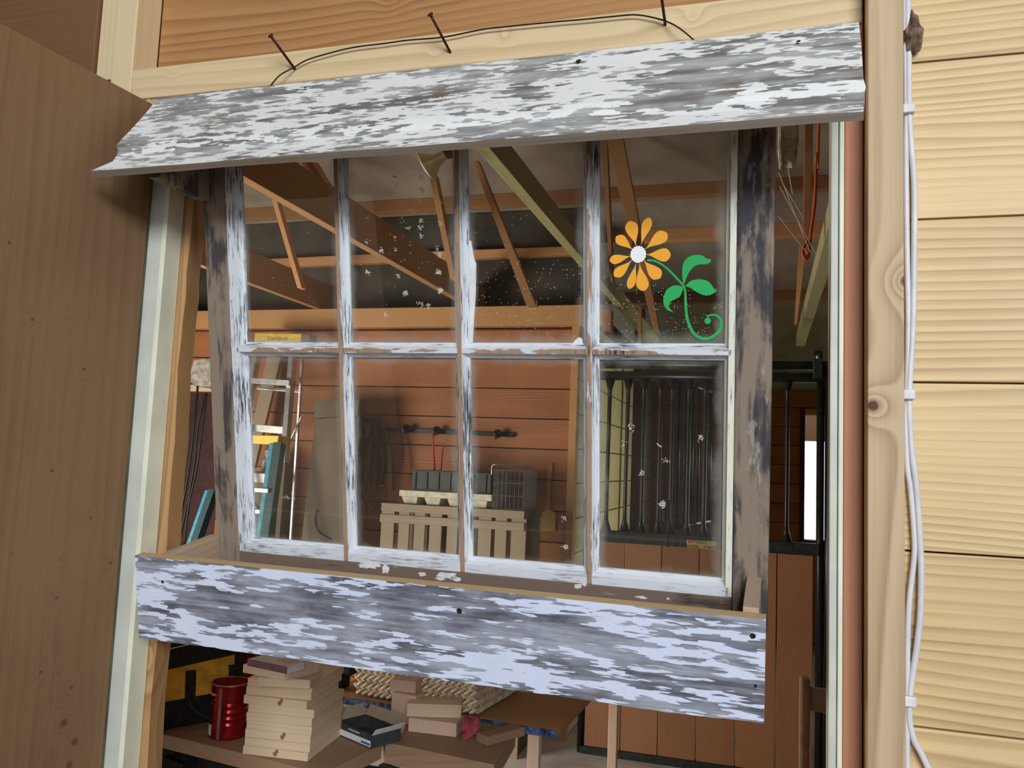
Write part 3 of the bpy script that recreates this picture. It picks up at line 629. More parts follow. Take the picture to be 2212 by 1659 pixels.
P = B(817, 912, 4.799); lathe('bridle_hook', [(0.01, 0), (0.03, 0.01), (0.028, 0.12), (0.0, 0.13)], M_bin, Matrix.Translation(P) @ Matrix.Rotation(math.pi/2, 4, 'X'), tk, 18)
for i_, (ln, r_) in enumerate((([(808, 920), (792, 960), (781, 1000), (777, 1050), (781, 1075)], 0.013), ([(812, 920), (806, 950), (803, 1000), (802, 1050)], 0.010), ([(815, 915), (813, 960), (818, 1010), (815, 1060)], 0.016),
        ([(818, 915), (826, 955), (830, 990), (826, 1020), (822, 1045)], 0.020), ([(822, 920), (838, 945), (845, 990), (848, 1060)], 0.008), ([(783, 1070), (780, 1100), (779, 1150)], 0.006), ([(800, 1010), (793, 1040), (790, 1070)], 0.007))):
    tube('strap', [onY(a, b, 4.68-0.006*i_) for a, b in ln], r_, M_leather, tk, 5, 8)
for (x_, y_, r_) in ((824, 1062, 0.04), (802, 1088, 0.045), (816, 1090, 0.03)):
    c_ = B(x_, y_, 4.62); tube('bit_ring', [c_+Vector((math.cos(a)*r_*0.8, 0, math.sin(a)*r_)) for a in [k*math.pi/5 for k in range(11)]], 0.004, M_black, tk, 3, 6)
# crate
Yc = 4.35
ct = empty('slatted_crate', loc=(onY(980, 1100, Yc).x, Yc, 0)); tag(ct, 'tall wooden crate of upright slats standing below the hook rail', 'crate')
zt0 = onY(826, 1084, Yc); zt1 = onY(1134, 1106, Yc); ztop = (zt0.z+zt1.z)/2; xL, xR = zt0.x, zt1.x
box('top_slat', xL, xR, Yc-0.012, Yc, ztop-0.045, ztop, M_crate, parent=ct); bpy.data.objects['top_slat'].rotation_euler
z2 = onY(826, 1110, Yc).z; box('middle_slat', xL-0.004, xR+0.002, Yc-0.014, Yc, z2-0.045, z2, M_crate, parent=ct)
sl = [(822, 850), (860, 883), (894, 917), (927, 953), (965, 988), (1012, 1021), (1033, 1061), (1069, 1094), (1104, 1136)]
for a, b in sl:
    box('slat', onY(a, 1150, Yc).x, onY(b, 1150, Yc).x, Yc+0.0005, Yc+0.012, 0.0, ztop-0.002, M_crate, parent=ct)
dpt = 0.32
for k in range(6): box('side_slat', xR-0.012, xR, Yc+0.02+k*0.052, Yc+0.06+k*0.052, 0.0, ztop-0.002, M_olde, parent=ct)
box('side_rail', xR+0.0005, xR+0.012, Yc+0.0, Yc+dpt, ztop-0.045, ztop, M_olde, parent=ct)
for k in range(8): box('back_slat', xL+k*0.095, xL+k*0.095+0.06, Yc+dpt, Yc+dpt+0.012, 0.0, ztop, M_olde, parent=ct)
box('crate_lid', xL, xR, Yc+0.013, Yc+dpt-0.001, ztop-0.02, ztop-0.004, M_crate, parent=ct)
# plant tray + bin + tongs + basket + swatter
zb = ztop+0.001
tr = empty('plant_tray', loc=(onY(960, 1090, Yc).x, Yc+0.1, zb)); tag(tr, 'yellowed white plastic tray on short feet on top of the crate', 'tray')
x0, x1 = onY(862, 1065, Yc+0.02).x, onY(1062, 1080, Yc+0.02).x; zr = onY(900, 1060, Yc+0.02).z
box('tray_rim', x0, x1, Yc+0.02, Yc+0.24, zr-0.036, zr, M_whp, parent=tr, bevel=0.004)
fw = (x1-x0)/4
for k in range(4):
    a = x0+0.012+k*fw; b = a+fw*0.72
    mk('tray_foot', [(a+0.014, Yc+0.04, zb), (b-0.01, Yc+0.04, zb), (b-0.01, Yc+0.2, zb), (a+0.014, Yc+0.2, zb), (a, Yc+0.03, zr-0.0365), (b, Yc+0.03, zr-0.0365), (b, Yc+0.22, zr-0.0365), (a, Yc+0.22, zr-0.0365)],
       [(0, 1, 2, 3), (4, 7, 6, 5), (0, 4, 5, 1), (1, 5, 6, 2), (2, 6, 7, 3), (3, 7, 4, 0)], M_whp, None, tr, 0.003)
bn = empty('storage_bin', loc=(onY(970, 1050, Yc).x, Yc+0.12, zr)); tag(bn, 'charcoal plastic bin with ribbed sides standing in the white tray', 'bin')
x0, x1 = onY(890, 1040, Yc+0.06).x, onY(1060, 1040, Yc+0.06).x; zt = onY(970, 1018, Yc+0.06).z
multi('bin_wall', [(x0, x1, Yc+0.06, Yc+0.066, zr, zt), (x0, x1, Yc+0.2, Yc+0.206, zr, zt), (x0, x0+0.006, Yc+0.066, Yc+0.2, zr, zt), (x1-0.006, x1, Yc+0.066, Yc+0.2, zr, zt), (x0, x1, Yc+0.066, Yc+0.2, zr, zr+0.006)], M_bin, None, bn)
for k in range(7): box('bin_rib', x0+0.02+k*(x1-x0-0.05)/6, x0+0.026+k*(x1-x0-0.05)/6, Yc+0.052, Yc+0.0595, zr+0.01, zt-0.01, M_bin, parent=bn)
box('bin_rim', x0-0.006, x1+0.004, Yc+0.052, Yc+0.0595, zt-0.008, zt, M_bin, parent=bn, bevel=0.002)
tg = empty('tongs', loc=tuple(onY(947, 1017, Yc+0.1))); tag(tg, 'red pair of tongs standing upright in the charcoal bin', 'tongs')
for pts in ([(936, 938), (936, 975), (940, 1040)], [(958, 957), (954, 990), (949, 1040)]): tube('tong_arm', [onY(a, b, Yc+0.12) for a, b in pts], 0.008, M_redp, tg, 4, 8, lambda t: 0.004+0.006*t)
bk = empty('wire_basket', loc=tuple(onY(1090, 1100, Yc+0.04))); tag(bk, 'galvanised wire cage basket beside the white tray', 'basket')
X0, X1 = onY(1062, 1050, Yc+0.02).x, onY(1130, 1050, Yc+0.02).x; Z1 = onY(1090, 1016, Yc+0.02).z; Z0 = zb; Yb0, Yb1 = Yc+0.02, Yc+0.30; X0 += 0.012
Xs = X1+0.0
wires = []
for f_ in range(8):
    x = X0+(X1-X0)*f_/7
    wires.append(((x, Yb0, Z0), (x, Yb0, Z1))); wires.append(((x, Yb1, Z0), (x, Yb1, Z1)))
for f_ in range(1, 14):
    y = Yb0+(Yb1-Yb0)*f_/14
    wires.append(((X1, y, Z0), (X1, y, Z1))); wires.append(((X0, y, Z0), (X0, y, Z1)))
for i in range(4):
    z = Z0+0.003+(Z1-Z0-0.003)*i/3
    wires += [((X0, Yb0, z), (X1, Yb0, z)), ((X1, Yb0, z), (X1, Yb1, z)), ((X0, Yb0, z), (X0, Yb1, z)), ((X0, Yb1, z), (X1, Yb1, z))]
vs, fs = [], []
for a, b in wires:
    a, b = Vector(a), Vector(b); t = (b-a).normalized(); u = t.orthogonal().normalized(); s = t.cross(u); k = len(vs)
    for p in (a, b):
        for q in range(5): vs.append(p+u*0.0022*math.cos(q*1.2566)+s*0.0022*math.sin(q*1.2566))
    fs += [(k+q, k+(q+1) % 5, k+5+(q+1) % 5, k+5+q) for q in range(5)]
mk('basket_mesh', vs, fs, M_steel, None, bk)
tube('basket_handle', [(X0-0.02, Yb0+0.02, Z1-0.03), (X0-0.02, Yb0+0.02, Z1+0.02), (X0+0.02, Yb0+0.02, Z1+0.03), (X1, Yb0+0.1, Z1+0.02), (X1-0.02, Yb0+0.25, Z1+0.02)], 0.004, M_steel, bk)
fs_ = empty('fly_swatter', loc=tuple(B(1187, 1005, 4.79))); tag(fs_, 'yellow plastic fly swatter hanging on the wall by the corner post', 'fly swatter')
prism('handle', [B(1181, 1008, 4.785), B(1185, 1001, 4.785), B(1191, 1001, 4.785), B(1194, 1008, 4.785), B(1190, 1035, 4.785), B(1187, 1106, 4.785), B(1180, 1106, 4.785), B(1182, 1035, 4.785)], (0, 0.008, 0), plain('amber plastic', (0.50, 0.24, 0.03), 0.45), fs_, 0.001)
prism('paddle', [B(1183, 1099, 4.784), B(1201, 1108, 4.784), B(1199, 1148, 4.784), B(1165, 1146, 4.784), B(1168, 1107, 4.784)], (0, 0.005, 0), plain('amber mesh plastic', (0.50, 0.30, 0.06), 0.5, 0, 0.2, 300), fs_, 0.001)
# adapter with dangling cords left of the window
ad = empty('power_adapter', loc=tuple(onY(428, 800, 4.4))); tag(ad, 'dusty white power adapter with thin black cords hanging in the left gap', 'adapter')
prism('adapter_body', [onY(x, y, 4.4) for x, y in ((411, 826), (410, 800), (418, 776), (455, 772), (462, 826), (450, 836), (418, 834))], (0, 0.4, 0), plain('dusty plastic', (0.42, 0.38, 0.32), 0.6, 0, 0.2, 30), ad, 0.01)
for ln in ([(427, 834), (424, 870), (410, 1000), (384, 1150), (379, 1200)], [(444, 850), (428, 920), (420, 1000), (402, 1100), (386, 1170)], [(446, 850), (440, 900), (425, 1010), (408, 1090), (397, 1180)]):
    tube('cord', [onY(a, b, 4.4) for a, b in ln], 0.007, M_black, ad, 5, 8)

# ---------------------------------------------------------------- stable front (steel bars over upright boards)
Ys = 4.6
stl = empty('stall_front', loc=(-0.3, Ys, 0)); tag(stl, 'black steel stable front with bars above red brown upright boards', 'stable partition')
xa, xb = -0.93, 0.285
rt = onY(1400, 1151, Ys).z; rb = rt-0.062
lower = box('bottom_rail', xa, xb, Ys-0.02, Ys+0.03, rb, rt, M_railg, parent=stl, bevel=0.003)
tz = onY(1400, 787, Ys).z; tb = onY(1400, 822, Ys).z
tube('top_rail', [(xa, Ys, tb+0.025), (0.9, Ys, tb+0.025)], 0.026, M_black, stl, 1, 14)
tube('top_rail', [(xa, Ys+0.05, tz+0.005), (0.9, Ys+0.05, tz+0.005)], 0.024, M_black, stl, 1, 14)
def flare(t): 
    d = min(t, 1-t); return 0.0115+0.016*max(0, 1-d/0.09)**1.6
for bxp in (1313, 1353, 1388, 1424, 1450, 1486, 1522, 1560, 1612, 1650, 1700):
    x = onY(bxp, 1000, Ys).x
    tube('bar', [(x, Ys, rt+(tb+0.005-rt)*k/14) for k in range(15)], 0.012, M_black, stl, 1, 10, flare)
boards = []; x = xa+0.02; i = 0
zl = 0.04
for k in range(6):
    a = -0.91+k*0.198; boards.append((a+0.003, min(a+0.195, xb-0.03), Ys-0.008, Ys+0.012, zl, rb-0.0005))
multi('board_infill', boards, M_redv, None, stl, 0.002)
box('foot_rail', xa, xb+0.03, Ys-0.02, Ys+0.03, 0.0, zl-0.001, M_railg, parent=stl)
for bxp in (1772, 1790):
    x = onY(bxp, 1000, Ys).x; tube('post', [(x, Ys+0.005, 0.0), (x, Ys+0.005, tz)], 0.02, M_black, stl, 1, 12)
tube('post', [(xa-0.0, Ys+0.01, 0), (xa-0.0, Ys+0.01, tz)], 0.02, M_black, stl, 1, 12)
P0, P1 = onY(1756, 758, Ys-0.03), onY(1776, 818, Ys-0.03)
box('hinge_bracket', P0.x, P1.x, Ys-0.05, Ys-0.028, P1.z, P0.z, M_railg, parent=stl, bevel=0.004)
lathe('bolt', [(0.012, 0), (0.012, 0.008), (0.0, 0.01)], M_steel, Matrix.Translation(((P0.x+P1.x)/2, Ys-0.051, P0.z-0.035)) @ Matrix.Rotation(math.pi/2, 4, 'X'), stl, 12)
# small hinged feed gate, ajar
gt = empty('feed_gate', loc=tuple(onY(1466, 1140, Ys-0.03))); tag(gt, 'small barred feed gate standing ajar in the stable front', 'gate')
gA, gB = onY(1462, 1140, Ys-0.06), onY(1532, 1128, Ys-0.30); gz0 = 1.24; gA.z = gz0; gB.z = gz0; gz1 = onY(1463, 815, Ys-0.06).z-0.01
gA.y = Ys+0.04; gA.x = onY(1464, 1000, gA.y).x
gB = Vector((onY(1533, 1000, Ys+0.62).x, Ys+0.62, gz0))
for k in range(6):
    p = gA.lerp(gB, k/5); tube('gate_bar', [p, Vector((p.x, p.y, gz1))], 0.0105, M_black, gt, 1, 10)
tube('gate_rail', [gA, gB], 0.016, M_black, gt, 1, 10); tube('gate_rail', [Vector((gA.x, gA.y, gz1)), Vector((gB.x, gB.y, gz1))], 0.016, M_black, gt, 1, 10)
tube('latch', [onY(1432, 1090, Ys-0.05), onY(1434, 1128, Ys-0.05), onY(1447, 1130, Ys-0.05), onY(1449, 1088, Ys-0.05), onY(1433, 1084, Ys-0.05)], 0.005, M_black, gt)
tube('latch_pin', [onY(1444, 1080, Ys-0.055), onY(1443, 1182, Ys-0.055)], 0.005, M_black, gt, 1)
# maker's plate on the rail
q = [onY(1484, 1166, Ys-0.022), onY(1547, 1170, Ys-0.022), onY(1547, 1188, Ys-0.022), onY(1484, 1183, Ys-0.022)]
pl = prism('name_plate', q, (0, 0.0015, 0), M_gold, stl, 0.0005); lab(pl, 'small gold name plate')
cxy = sum(q, Vector())/4; Mt = frame(cxy+Vector((0, -0.001, -0.012)), q[1]-q[0], Vector((0, 0, 1)))
lettering('plate_lettering', 'HORSE \u2013 STALLS', 0.022, M_ink, Mt, pl, width=0.145)
lettering('plate_lettering', 'Priefert', 0.028, M_ink, Mt @ Matrix.Translation((-0.012, 0.025, 0)), pl, width=0.075)
mk('plate_emblem', [(-0.012, 0, 0), (0, -0.012, 0), (0.012, 0, 0), (0.007, 0.009, 0), (-0.007, 0.009, 0)], [(0, 1, 2, 3, 4)], M_redp, Mt @ Matrix.Translation((-0.062, 0.026, 0.0004)), pl)
# dark upright inside the stable
q = onY(1375, 1000, 6.4); o = box('stable_post', q.x-0.035, q.x+0.035, 6.36, 6.44, 0, roofz(6.44)-0.01, M_darkst); tag(o, 'dark purple brown post standing inside the stable', 'post')
# hedge outside the far window
def hedge():
    bm = bmesh.new(); bmesh.ops.create_icosphere(bm, subdivisions=5, radius=1.0)
    for v in bm.verts:
        n = v.co.normalized(); v.co = n*(1+0.22*noise.noise(n*4)+0.12*noise.noise(n*13)); v.co.x *= 1.5; v.co.z *= 1.0
    me = bpy.data.meshes.new('bush'); bm.to_mesh(me); bm.free(); me.materials.append(M_hedge)
    o = bpy.data.objects.new('bush', me); COL.objects.link(o); o.location = (1.0, 15, -0.75); return o
tag(hedge(), 'sunlit green bush outside the far stable window', 'bush')

# ---------------------------------------------------------------- bench and the things on it
zB = 0.85
def frameon(p0, p1, z, depth_sign=1):
    a, b = onZ(*p0, z), onZ(*p1, z); x = (b-a).normalized(); y = Vector((-x.y, x.x, 0)); return a, b, frame(a, x, y)
def onbox(name, p0, p1, z, depth, h, mat, parent=None, bevel=0.0015):
    a, b, M = frameon(p0, p1, z); L = (b-a).length
    return box(name, 0, L, 0, depth, 0, h, mat, M, parent, bevel)
a, b, Mb = frameon((330, 1580), (520, 1627), zB)
bench = empty('work_bench', loc=(-1.1, 1.9, 0)); tag(bench, 'low work bench of worn brown boards on black trestles', 'bench')
# left board and right board, their tops at the same height
q = [onZ(300, 1572, zB), onZ(660, 1659, zB), onZ(760, 1600, zB), onZ(520, 1535, zB), onZ(300, 1490, zB)]
lft = prism('bench_board', [Vector((-1.75, 1.80, zB)), onZ(330, 1580, zB), onZ(520, 1627, zB), onZ(700, 1672, zB), onZ(825, 1608, zB), onZ(800, 1535, zB), Vector((-1.75, 2.05, zB))], (0, 0, -0.034), M_bench, bench, xdir=(1, 0, 0))
prism('bench_board', [onZ(833, 1604, zB), onZ(1067, 1652, zB), onZ(1115, 1571, zB), onZ(1080, 1567, zB), onZ(815, 1526, zB)], (0, 0, -0.05), M_bench, bench, xdir=onZ(1067, 1652, zB)-onZ(845, 1597, zB))
for pts, m_ in (([(-1.36, 1.78), (-1.52, 1.70)], M_black), ([(-1.36, 1.80), (-1.22, 1.72)], M_black), ([(-1.02, 1.86), (-1.10, 1.78)], M_black), ([(-0.86, 1.92), (-0.78, 1.84)], M_black), ([(-0.86, 1.94), (-0.96, 1.86)], M_railg)):
    (x0, y0), (x1, y1) = pts; bar('trestle_leg', (x0, y0, zB-0.052), (x1, y1, 0.01), (0, 1, 0), 0.055, 0.03, m_, bench)
box('trestle_top', -1.5, -1.2, 1.8, 1.86, zB-0.08, zB-0.0345, M_black, parent=bench); box('trestle_top', -1.06, -0.75, 1.88, 1.93, zB-0.09, zB-0.0515, M_black, parent=bench)
# second table with the blue painted edge
tb2 = empty('side_table', loc=(-0.8, 2.6, 0)); tag(tb2, 'plywood table with a chipped blue painted edge behind the bench', 'table')
c0, c1 = onZ(700, 1498, zB), onZ(1205, 1578, zB); c2 = onZ(1268, 1512, zB); dv_ = (c2-c1).normalized()*0.95
prism('table_top', [c0, c1, c1+dv_, c0+dv_], (0, 0, -0.018), wood('table plywood', (0.46, 0.25, 0.11), (0.30, 0.15, 0.06), 0, 8, 0.4, 0.25), tb2, 0.001)
ea = (c1-c0).normalized(); en = Vector((ea.y, -ea.x, 0))
prism('blue_edge', [c0+en*0.0005, c1+en*0.0005, c1+en*0.0045, c0+en*0.0045], (0, 0, -0.020), plain('chipped blue paint', (0.08, 0.13, 0.26), 0.6, 0, 0.5, 60), tb2, 0.0005)
for t_, s_ in ((0.10, 0.04), (0.90, 0.03), (0.10, 0.9), (0.95, 0.93)):
    p = c0.lerp(c1, t_)+dv_*s_; box('table_leg', p.x-0.016, p.x+0.016, p.y-0.016, p.y+0.016, 0, zB-0.0185, M_block2, parent=tb2)
# woven basket
a, b, Mk = frameon((768, 1495), (1026, 1541), zB+0.008); Lb = (b-a).length; Db = 0.30
wb_ = empty('woven_basket', Mk); tag(wb_, 'low rectangular basket of thick braided water hyacinth on the side table', 'basket')
multi('basket_frame', [(0, Lb, 0.004, 0.008, 0, 0.14), (0, Lb, Db-0.008, Db-0.004, 0, 0.14), (0.002, 0.006, 0, Db, 0, 0.14), (Lb-0.006, Lb-0.002, 0, Db, 0, 0.14), (0, Lb, 0, Db, 0, 0.006)], M_olde, Mk, wb_)  # dark liner colour stands in for the shade between the braids
def braid(L, rows, row_h, mt, M0, name):
    vs, fs = [], []
    n = int(L/0.020)
    for r in range(rows):
        for i in range(n):
            for s in (0, 1):
                cx = (i+0.5)*L/n+(0.5*L/n if s else 0)-0.003; cz = (r+0.5)*row_h+(-0.26 if s else 0.26)*row_h
                ang = (0.5 if s else -0.5)+random.uniform(-0.08, 0.08); k = len(vs); A_, B_, C_ = 0.0160, row_h*0.25, 0.008
                for iu in range(7):
                    th = math.pi*iu/6
                    for iv in range(8):
                        ph = 2*math.pi*iv/8; x = A_*math.cos(th); z = B_*math.sin(th)*math.cos(ph); y = C_*math.sin(th)*math.sin(ph)
                        vs.append((cx+x*math.cos(ang)-z*math.sin(ang), y-(0.003 if s else 0), cz+x*math.sin(ang)+z*math.cos(ang)))
                for iu in range(6):
                    for iv in range(8): fs.append((k+iu*8+iv, k+iu*8+(iv+1) % 8, k+(iu+1)*8+(iv+1) % 8, k+(iu+1)*8+iv))
    return mk(name, vs, fs, mt, M0, wb_, smooth=True)
braid(Lb, 6, 0.0235, M_straw, Mk, 'front_weave')
braid(Db, 6, 0.0235, M_straw, Mk @ Matrix.Translation((Lb, 0, 0)) @ Matrix.Rotation(math.pi/2, 4, 'Z'), 'end_weave')
# tool bag
a, b, Mg = frameon((342, 1580), (540, 1544), zB+0.001)
Lg = 0.30; bag = empty('tool_bag', Mg); tag(bag, 'black tool bag with a yellow front panel at the left end of the bench', 'bag')
def sect(x, hf): # tapered cross-section, bulging
    return [(x, 0.0, 0.0), (x, -0.004, 0.04), (x, 0.006, 0.13*hf), (x, 0.03, 0.205*hf), (x, 0.10, 0.205*hf), (x, 0.13, 0.13*hf), (x, 0.145, 0.04), (x, 0.14, 0.0)]
S_ = [sect(x, h) for x, h in ((-0.085, 0.80), (-0.06, 0.93), (0.0, 0.98), (0.08, 1.0), (0.16, 1.02), (0.205, 1.0), (0.22, 0.96))]
vs = [p for s in S_ for p in s]; fs = [tuple(range(8)), tuple(len(vs)-8+k for k in range(8))[::-1]]
for i in range(len(S_)-1):
    for k in range(8): fs.append((i*8+k, i*8+(k+1) % 8, (i+1)*8+(k+1) % 8, (i+1)*8+k))
mk('bag_body', vs, fs, M_blkfab, Mg, bag, 0.006, smooth=True)
pv = [(-0.02, 0.070), (0.175, 0.070), (0.20, 0.150), (0.185, 0.168), (-0.02, 0.155)]
def yb(z): return -0.004+(z-0.04)*0.111 if z < 0.13 else 0.006+(z-0.13)*0.32
vs = []; 
g = []
for iz in range(9):
    for ix in range(9):
        u = ix/8; v = iz/8; x = -0.02+u*(0.20+0.01*v); z = 0.070+v*(0.072+0.014*u)+0.004*u; g.append((x, yb(z)-0.003, z))
fs = [(iz*9+ix, iz*9+ix+1, (iz+1)*9+ix+1, (iz+1)*9+ix) for iz in range(8) for ix in range(8)]
yp = mk('yellow_panel', g, fs, M_yelfab, Mg, bag); sd = yp.modifiers.new('s', 'SOLIDIFY'); sd.thickness = 0.003
for x in (0.058, 0.172):
    g = [(x+0.026*ix, yb(0.05+0.088*iz/8)-0.0075, 0.05+0.088*iz/8) for iz in range(9) for ix in (0, 1)]
    so = mk('strap', g, [(2*k, 2*k+1, 2*k+3, 2*k+2) for k in range(8)], M_blkfab, Mg, bag); sm = so.modifiers.new('s', 'SOLIDIFY'); sm.thickness = 0.004
tube('handle', [Mg @ Vector(p) for p in ((0.067, -0.008, 0.07), (0.075, -0.02, 0.045), (0.12, -0.028, 0.02), (0.17, -0.02, 0.045), (0.187, -0.01, 0.08))], 0.007, M_blkfab, bag)
tube('piping', [Mg @ Vector(p) for p in ((-0.09, 0.02, 0.168), (0.0, 0.022, 0.190), (0.1, 0.022, 0.200), (0.2, 0.022, 0.203))], 0.0016, M_whitec, bag)
tube('piping', [Mg @ Vector(p) for p in ((-0.02, -0.003, 0.06), (-0.018, -0.004, 0.02), (-0.03, -0.003, 0.005), (-0.085, 0.0, 0.012))], 0.0016, M_whitec, bag)
prism('bag_flap', [Mg @ Vector(p) for p in ((0.215, 0.02, 0.199), (0.248, 0.05, 0.172), (0.215, 0.10, 0.199))], (0.0, 0, 0.004), M_blkfab, bag, 0.001)
# coffee tins
def tin(px, py, z, r, h, lbl, rot):
    p = onZ(px, py, z); e = empty('coffee_tin', loc=(p.x, p.y, z)); tag(e, lbl, 'tin')
    prof = [(r*0.97, 0.0), (r, 0.004), (r, h*0.26)]
    for k in range(4):
        z0 = h*(0.28+0.12*k); prof += [(r, z0), (r-0.0018, z0+0.002), (r-0.0018, z0+0.008), (r, z0+0.0105)]
    prof += [(r, h*0.78), (r, h-0.004), (r+0.001, h-0.002), (r, h), (r-0.002, h-0.001), (r-0.0025, 0.004)]
    Mx = Matrix.Translation((p.x, p.y, z+0.0005))
    lathe('tin_body', prof, M_redcan, Mx, e, 48)
    lathe('rim', [(r-0.002, h-0.001), (r+0.0014, h-0.001), (r+0.0014, h+0.0015), (r-0.002, h+0.0015)], M_silver, Mx, e, 48, caps=False)
    a = rot; v = []; f = []
    for i in range(2):
        for j in range(4):
            an = a+0.06*(j-1.5); v.append(((r+0.0006)*math.cos(an), (r+0.0006)*math.sin(an), h*0.02+i*h*0.94))
    for j in range(3): f.append((j, j+1, j+5, j+4))
    mk('tin_seam', v, f, M_silver, Mx, e, smooth=True)
    return e, Mx
cn, Mx = tin(491, 1588, zB, 0.0455, 0.128, 'open red coffee tin with ribbed sides and silver seam standing beside the pine stack', -1.47)
v, f = [], []
for i in range(2):
    for j in range(5): an = -2.35+0.1*j; v.append((0.0462*math.cos(an), 0.0462*math.sin(an), 0.008+i*0.026))
for j in range(4): f.append((j, j+1, j+6, j+5))
mk('bar_code_patch', v, f, M_paper, Mx, cn, smooth=True)
def onround(Mx, an, z, r): return Mx @ Matrix.Rotation(an+math.pi/2, 4, 'Z') @ Matrix.Translation((0, -r, z)) @ Matrix.Rotation(math.pi/2, 4, 'X')
lettering('tin_lettering', 'Regular', 0.008, M_paper, onround(Mx, -2.0, 0.106, 0.0459), cn, bend=0.0459)
cn2, Mx2 = tin(520, 1506, zB, 0.05, 0.15, 'second red coffee tin with a yellow sunburst half hidden behind the tool bag', 0.6)
lettering('tin_lettering', 'Folgers', 0.026, M_paper, onround(Mx2, -1.45, 0.045, 0.0505), cn2, bend=0.0505)
sb = [(0.004*math.cos(k*math.pi/12) if k % 2 else 0.020*math.cos(k*math.pi/12), 0.004*math.sin(k*math.pi/12) if k % 2 else 0.020*math.sin(k*math.pi/12), 0.0) for k in range(24)]
mk('sunburst', sb, [tuple(range(24))], M_yel, onround(Mx2, -1.5, 0.085, 0.0513), cn2)
# pine stack: each board its own object
names9 = ['lowest', 'second lowest', 'third', 'fourth', 'fifth', 'sixth', 'seventh', 'eighth', 'topmost full size']
th = 0.0187; z = zB+0.0006
a, b, Ms = frameon((524, 1629), (664, 1646), zB)
Ls = (b-a).length; jit = [(0, 0, 0), (0.003, 0, 0.02), (0.002, 0.001, 0.03), (0.004, 0.001, 0.03), (0.003, 0.0, 0.04), (0.007, -0.001, 0.05), (-0.006, -0.002, 0.02), (-0.004, 0.003, 0.04), (-0.002, 0.004, 0.02)]
KN = [None, (0.45, 0), None, (0.6, 0), None, None, (0.62, 0), None, None]
for i, (dx, dy, r_) in enumerate(jit):
    M = Ms @ Matrix.Translation((dx, dy, (th+0.0003)*i+0.0006)) @ Matrix.Rotation(r_*0.6, 4, 'Z')
    LL = Ls*(1.0 if i != 6 else 0.97); kk = ()
    if i in (0, 2, 6): 
        kx = {0: 0.0, 2: 0.012, 6: 0.012}[i]; kk = [(kx, -0.095, -0.001, 0.0058), (kx+0.004, -0.095, 0.005, 0.0048)]
    mt = wood('end grain pine board %s' % names9[i], (0.76, 0.58, 0.38), (0.62, 0.44, 0.26), 0, 22, 0.35, 0.08, knots=kk, rnd=False, knotcol=(0.28, 0.13, 0.04)) if kk else M_block
    o = box('pine_board', 0, LL, 0, 0.19, 0, th, mt, M, None, 0.0008)
    tag(o, 'square pine offcut, %s in the tall stack beside the red tin' % names9[i], 'board', 'pine offcuts stacked on the bench')
zt = zB+0.0006+9*(th+0.0003)
def lay(name, p0, p1, z, dpt_, h_, m_, lbl, cat='wood block'):
    o = onbox(name, p0, p1, z, dpt_, h_, m_); return tag(o, lbl, cat)
lay('wood_block', (556, 1482), (669, 1489), zt+0.0005, 0.09, 0.020, M_block, 'flat pale block lying directly on the pine stack')
lay('wood_block', (524, 1453), (614, 1470), zt+0.021, 0.085, 0.019, M_block, 'pale block laid askew on the left, second layer above the stack')
lay('wood_block', (622, 1470), (690, 1452), zt+0.021, 0.05, 0.036, M_block2, 'thick block with curved growth rings, right on top of the stack')
pb = lay('wood_block', (535, 1438), (620, 1456), zt+0.0405, 0.055, 0.016, M_paper, 'topmost block with a purple stained edge and white top')
a, b, Mp = frameon((535, 1438), (620, 1456), zt+0.0405); box('stained_edge', 0.0, (b-a).length, -0.0015, -0.0002, 0.0, 0.016, M_purple, Mp, pb, 0.0003)
# sticker carton
a, b, Mc = frameon((727, 1586), (802, 1618), zB+0.001); Lc = (b-a).length; Dc = 0.09; hc = 0.032
cb = empty('small_carton', Mc); tag(cb, 'open black carton of small parts with a white label on the bench', 'box')
multi('carton_tray', [(0, Lc, 0, 0.002, 0, hc), (0, Lc, Dc-0.002, Dc, 0, hc), (0, 0.002, 0.002, Dc-0.002, 0, hc), (Lc-0.002, Lc, 0.002, Dc-0.002, 0, hc), (0.002, Lc-0.002, 0.002, Dc-0.002, 0, 0.002)], M_bin, Mc, cb)
mk('carton_flap', boxv(0, 0.0015, 0, Dc, 0, 0.03), BF, M_carton, Mc @ Matrix.Translation((0.0, 0, hc)) @ Matrix.Rotation(-0.6, 4, 'Y'), cb)
mk('carton_flap', boxv(0, Lc, 0, 0.0015, 0, 0.028), BF, M_carton, Mc @ Matrix.Translation((0.0, Dc, hc)) @ Matrix.Rotation(-0.5, 4, 'X'), cb)
mk('carton_flap', boxv(0, 0.0015, 0, Dc, 0, 0.02), BF, M_paper, Mc @ Matrix.Translation((Lc, 0, hc)) @ Matrix.Rotation(0.7, 4, 'Y'), cb)
box('carton_label', 0.006, Lc-0.004, -0.0008, -0.0001, 0.003, 0.017, M_paper, Mc, cb, 0)
lettering('label_lettering', 'EXTERIOR SCREWS', 0.006, M_paper, Mc @ Matrix.Translation((Lc*0.5, -0.0004, 0.0245)) @ Matrix.Rotation(math.pi/2, 4, 'X'), cb, width=0.045)
box('label_stripe', Lc*0.72, Lc-0.006, -0.0012, -0.0009, 0.006, 0.011, plain('blue print', (0.05, 0.09, 0.35), 0.5), Mc, cb, 0)
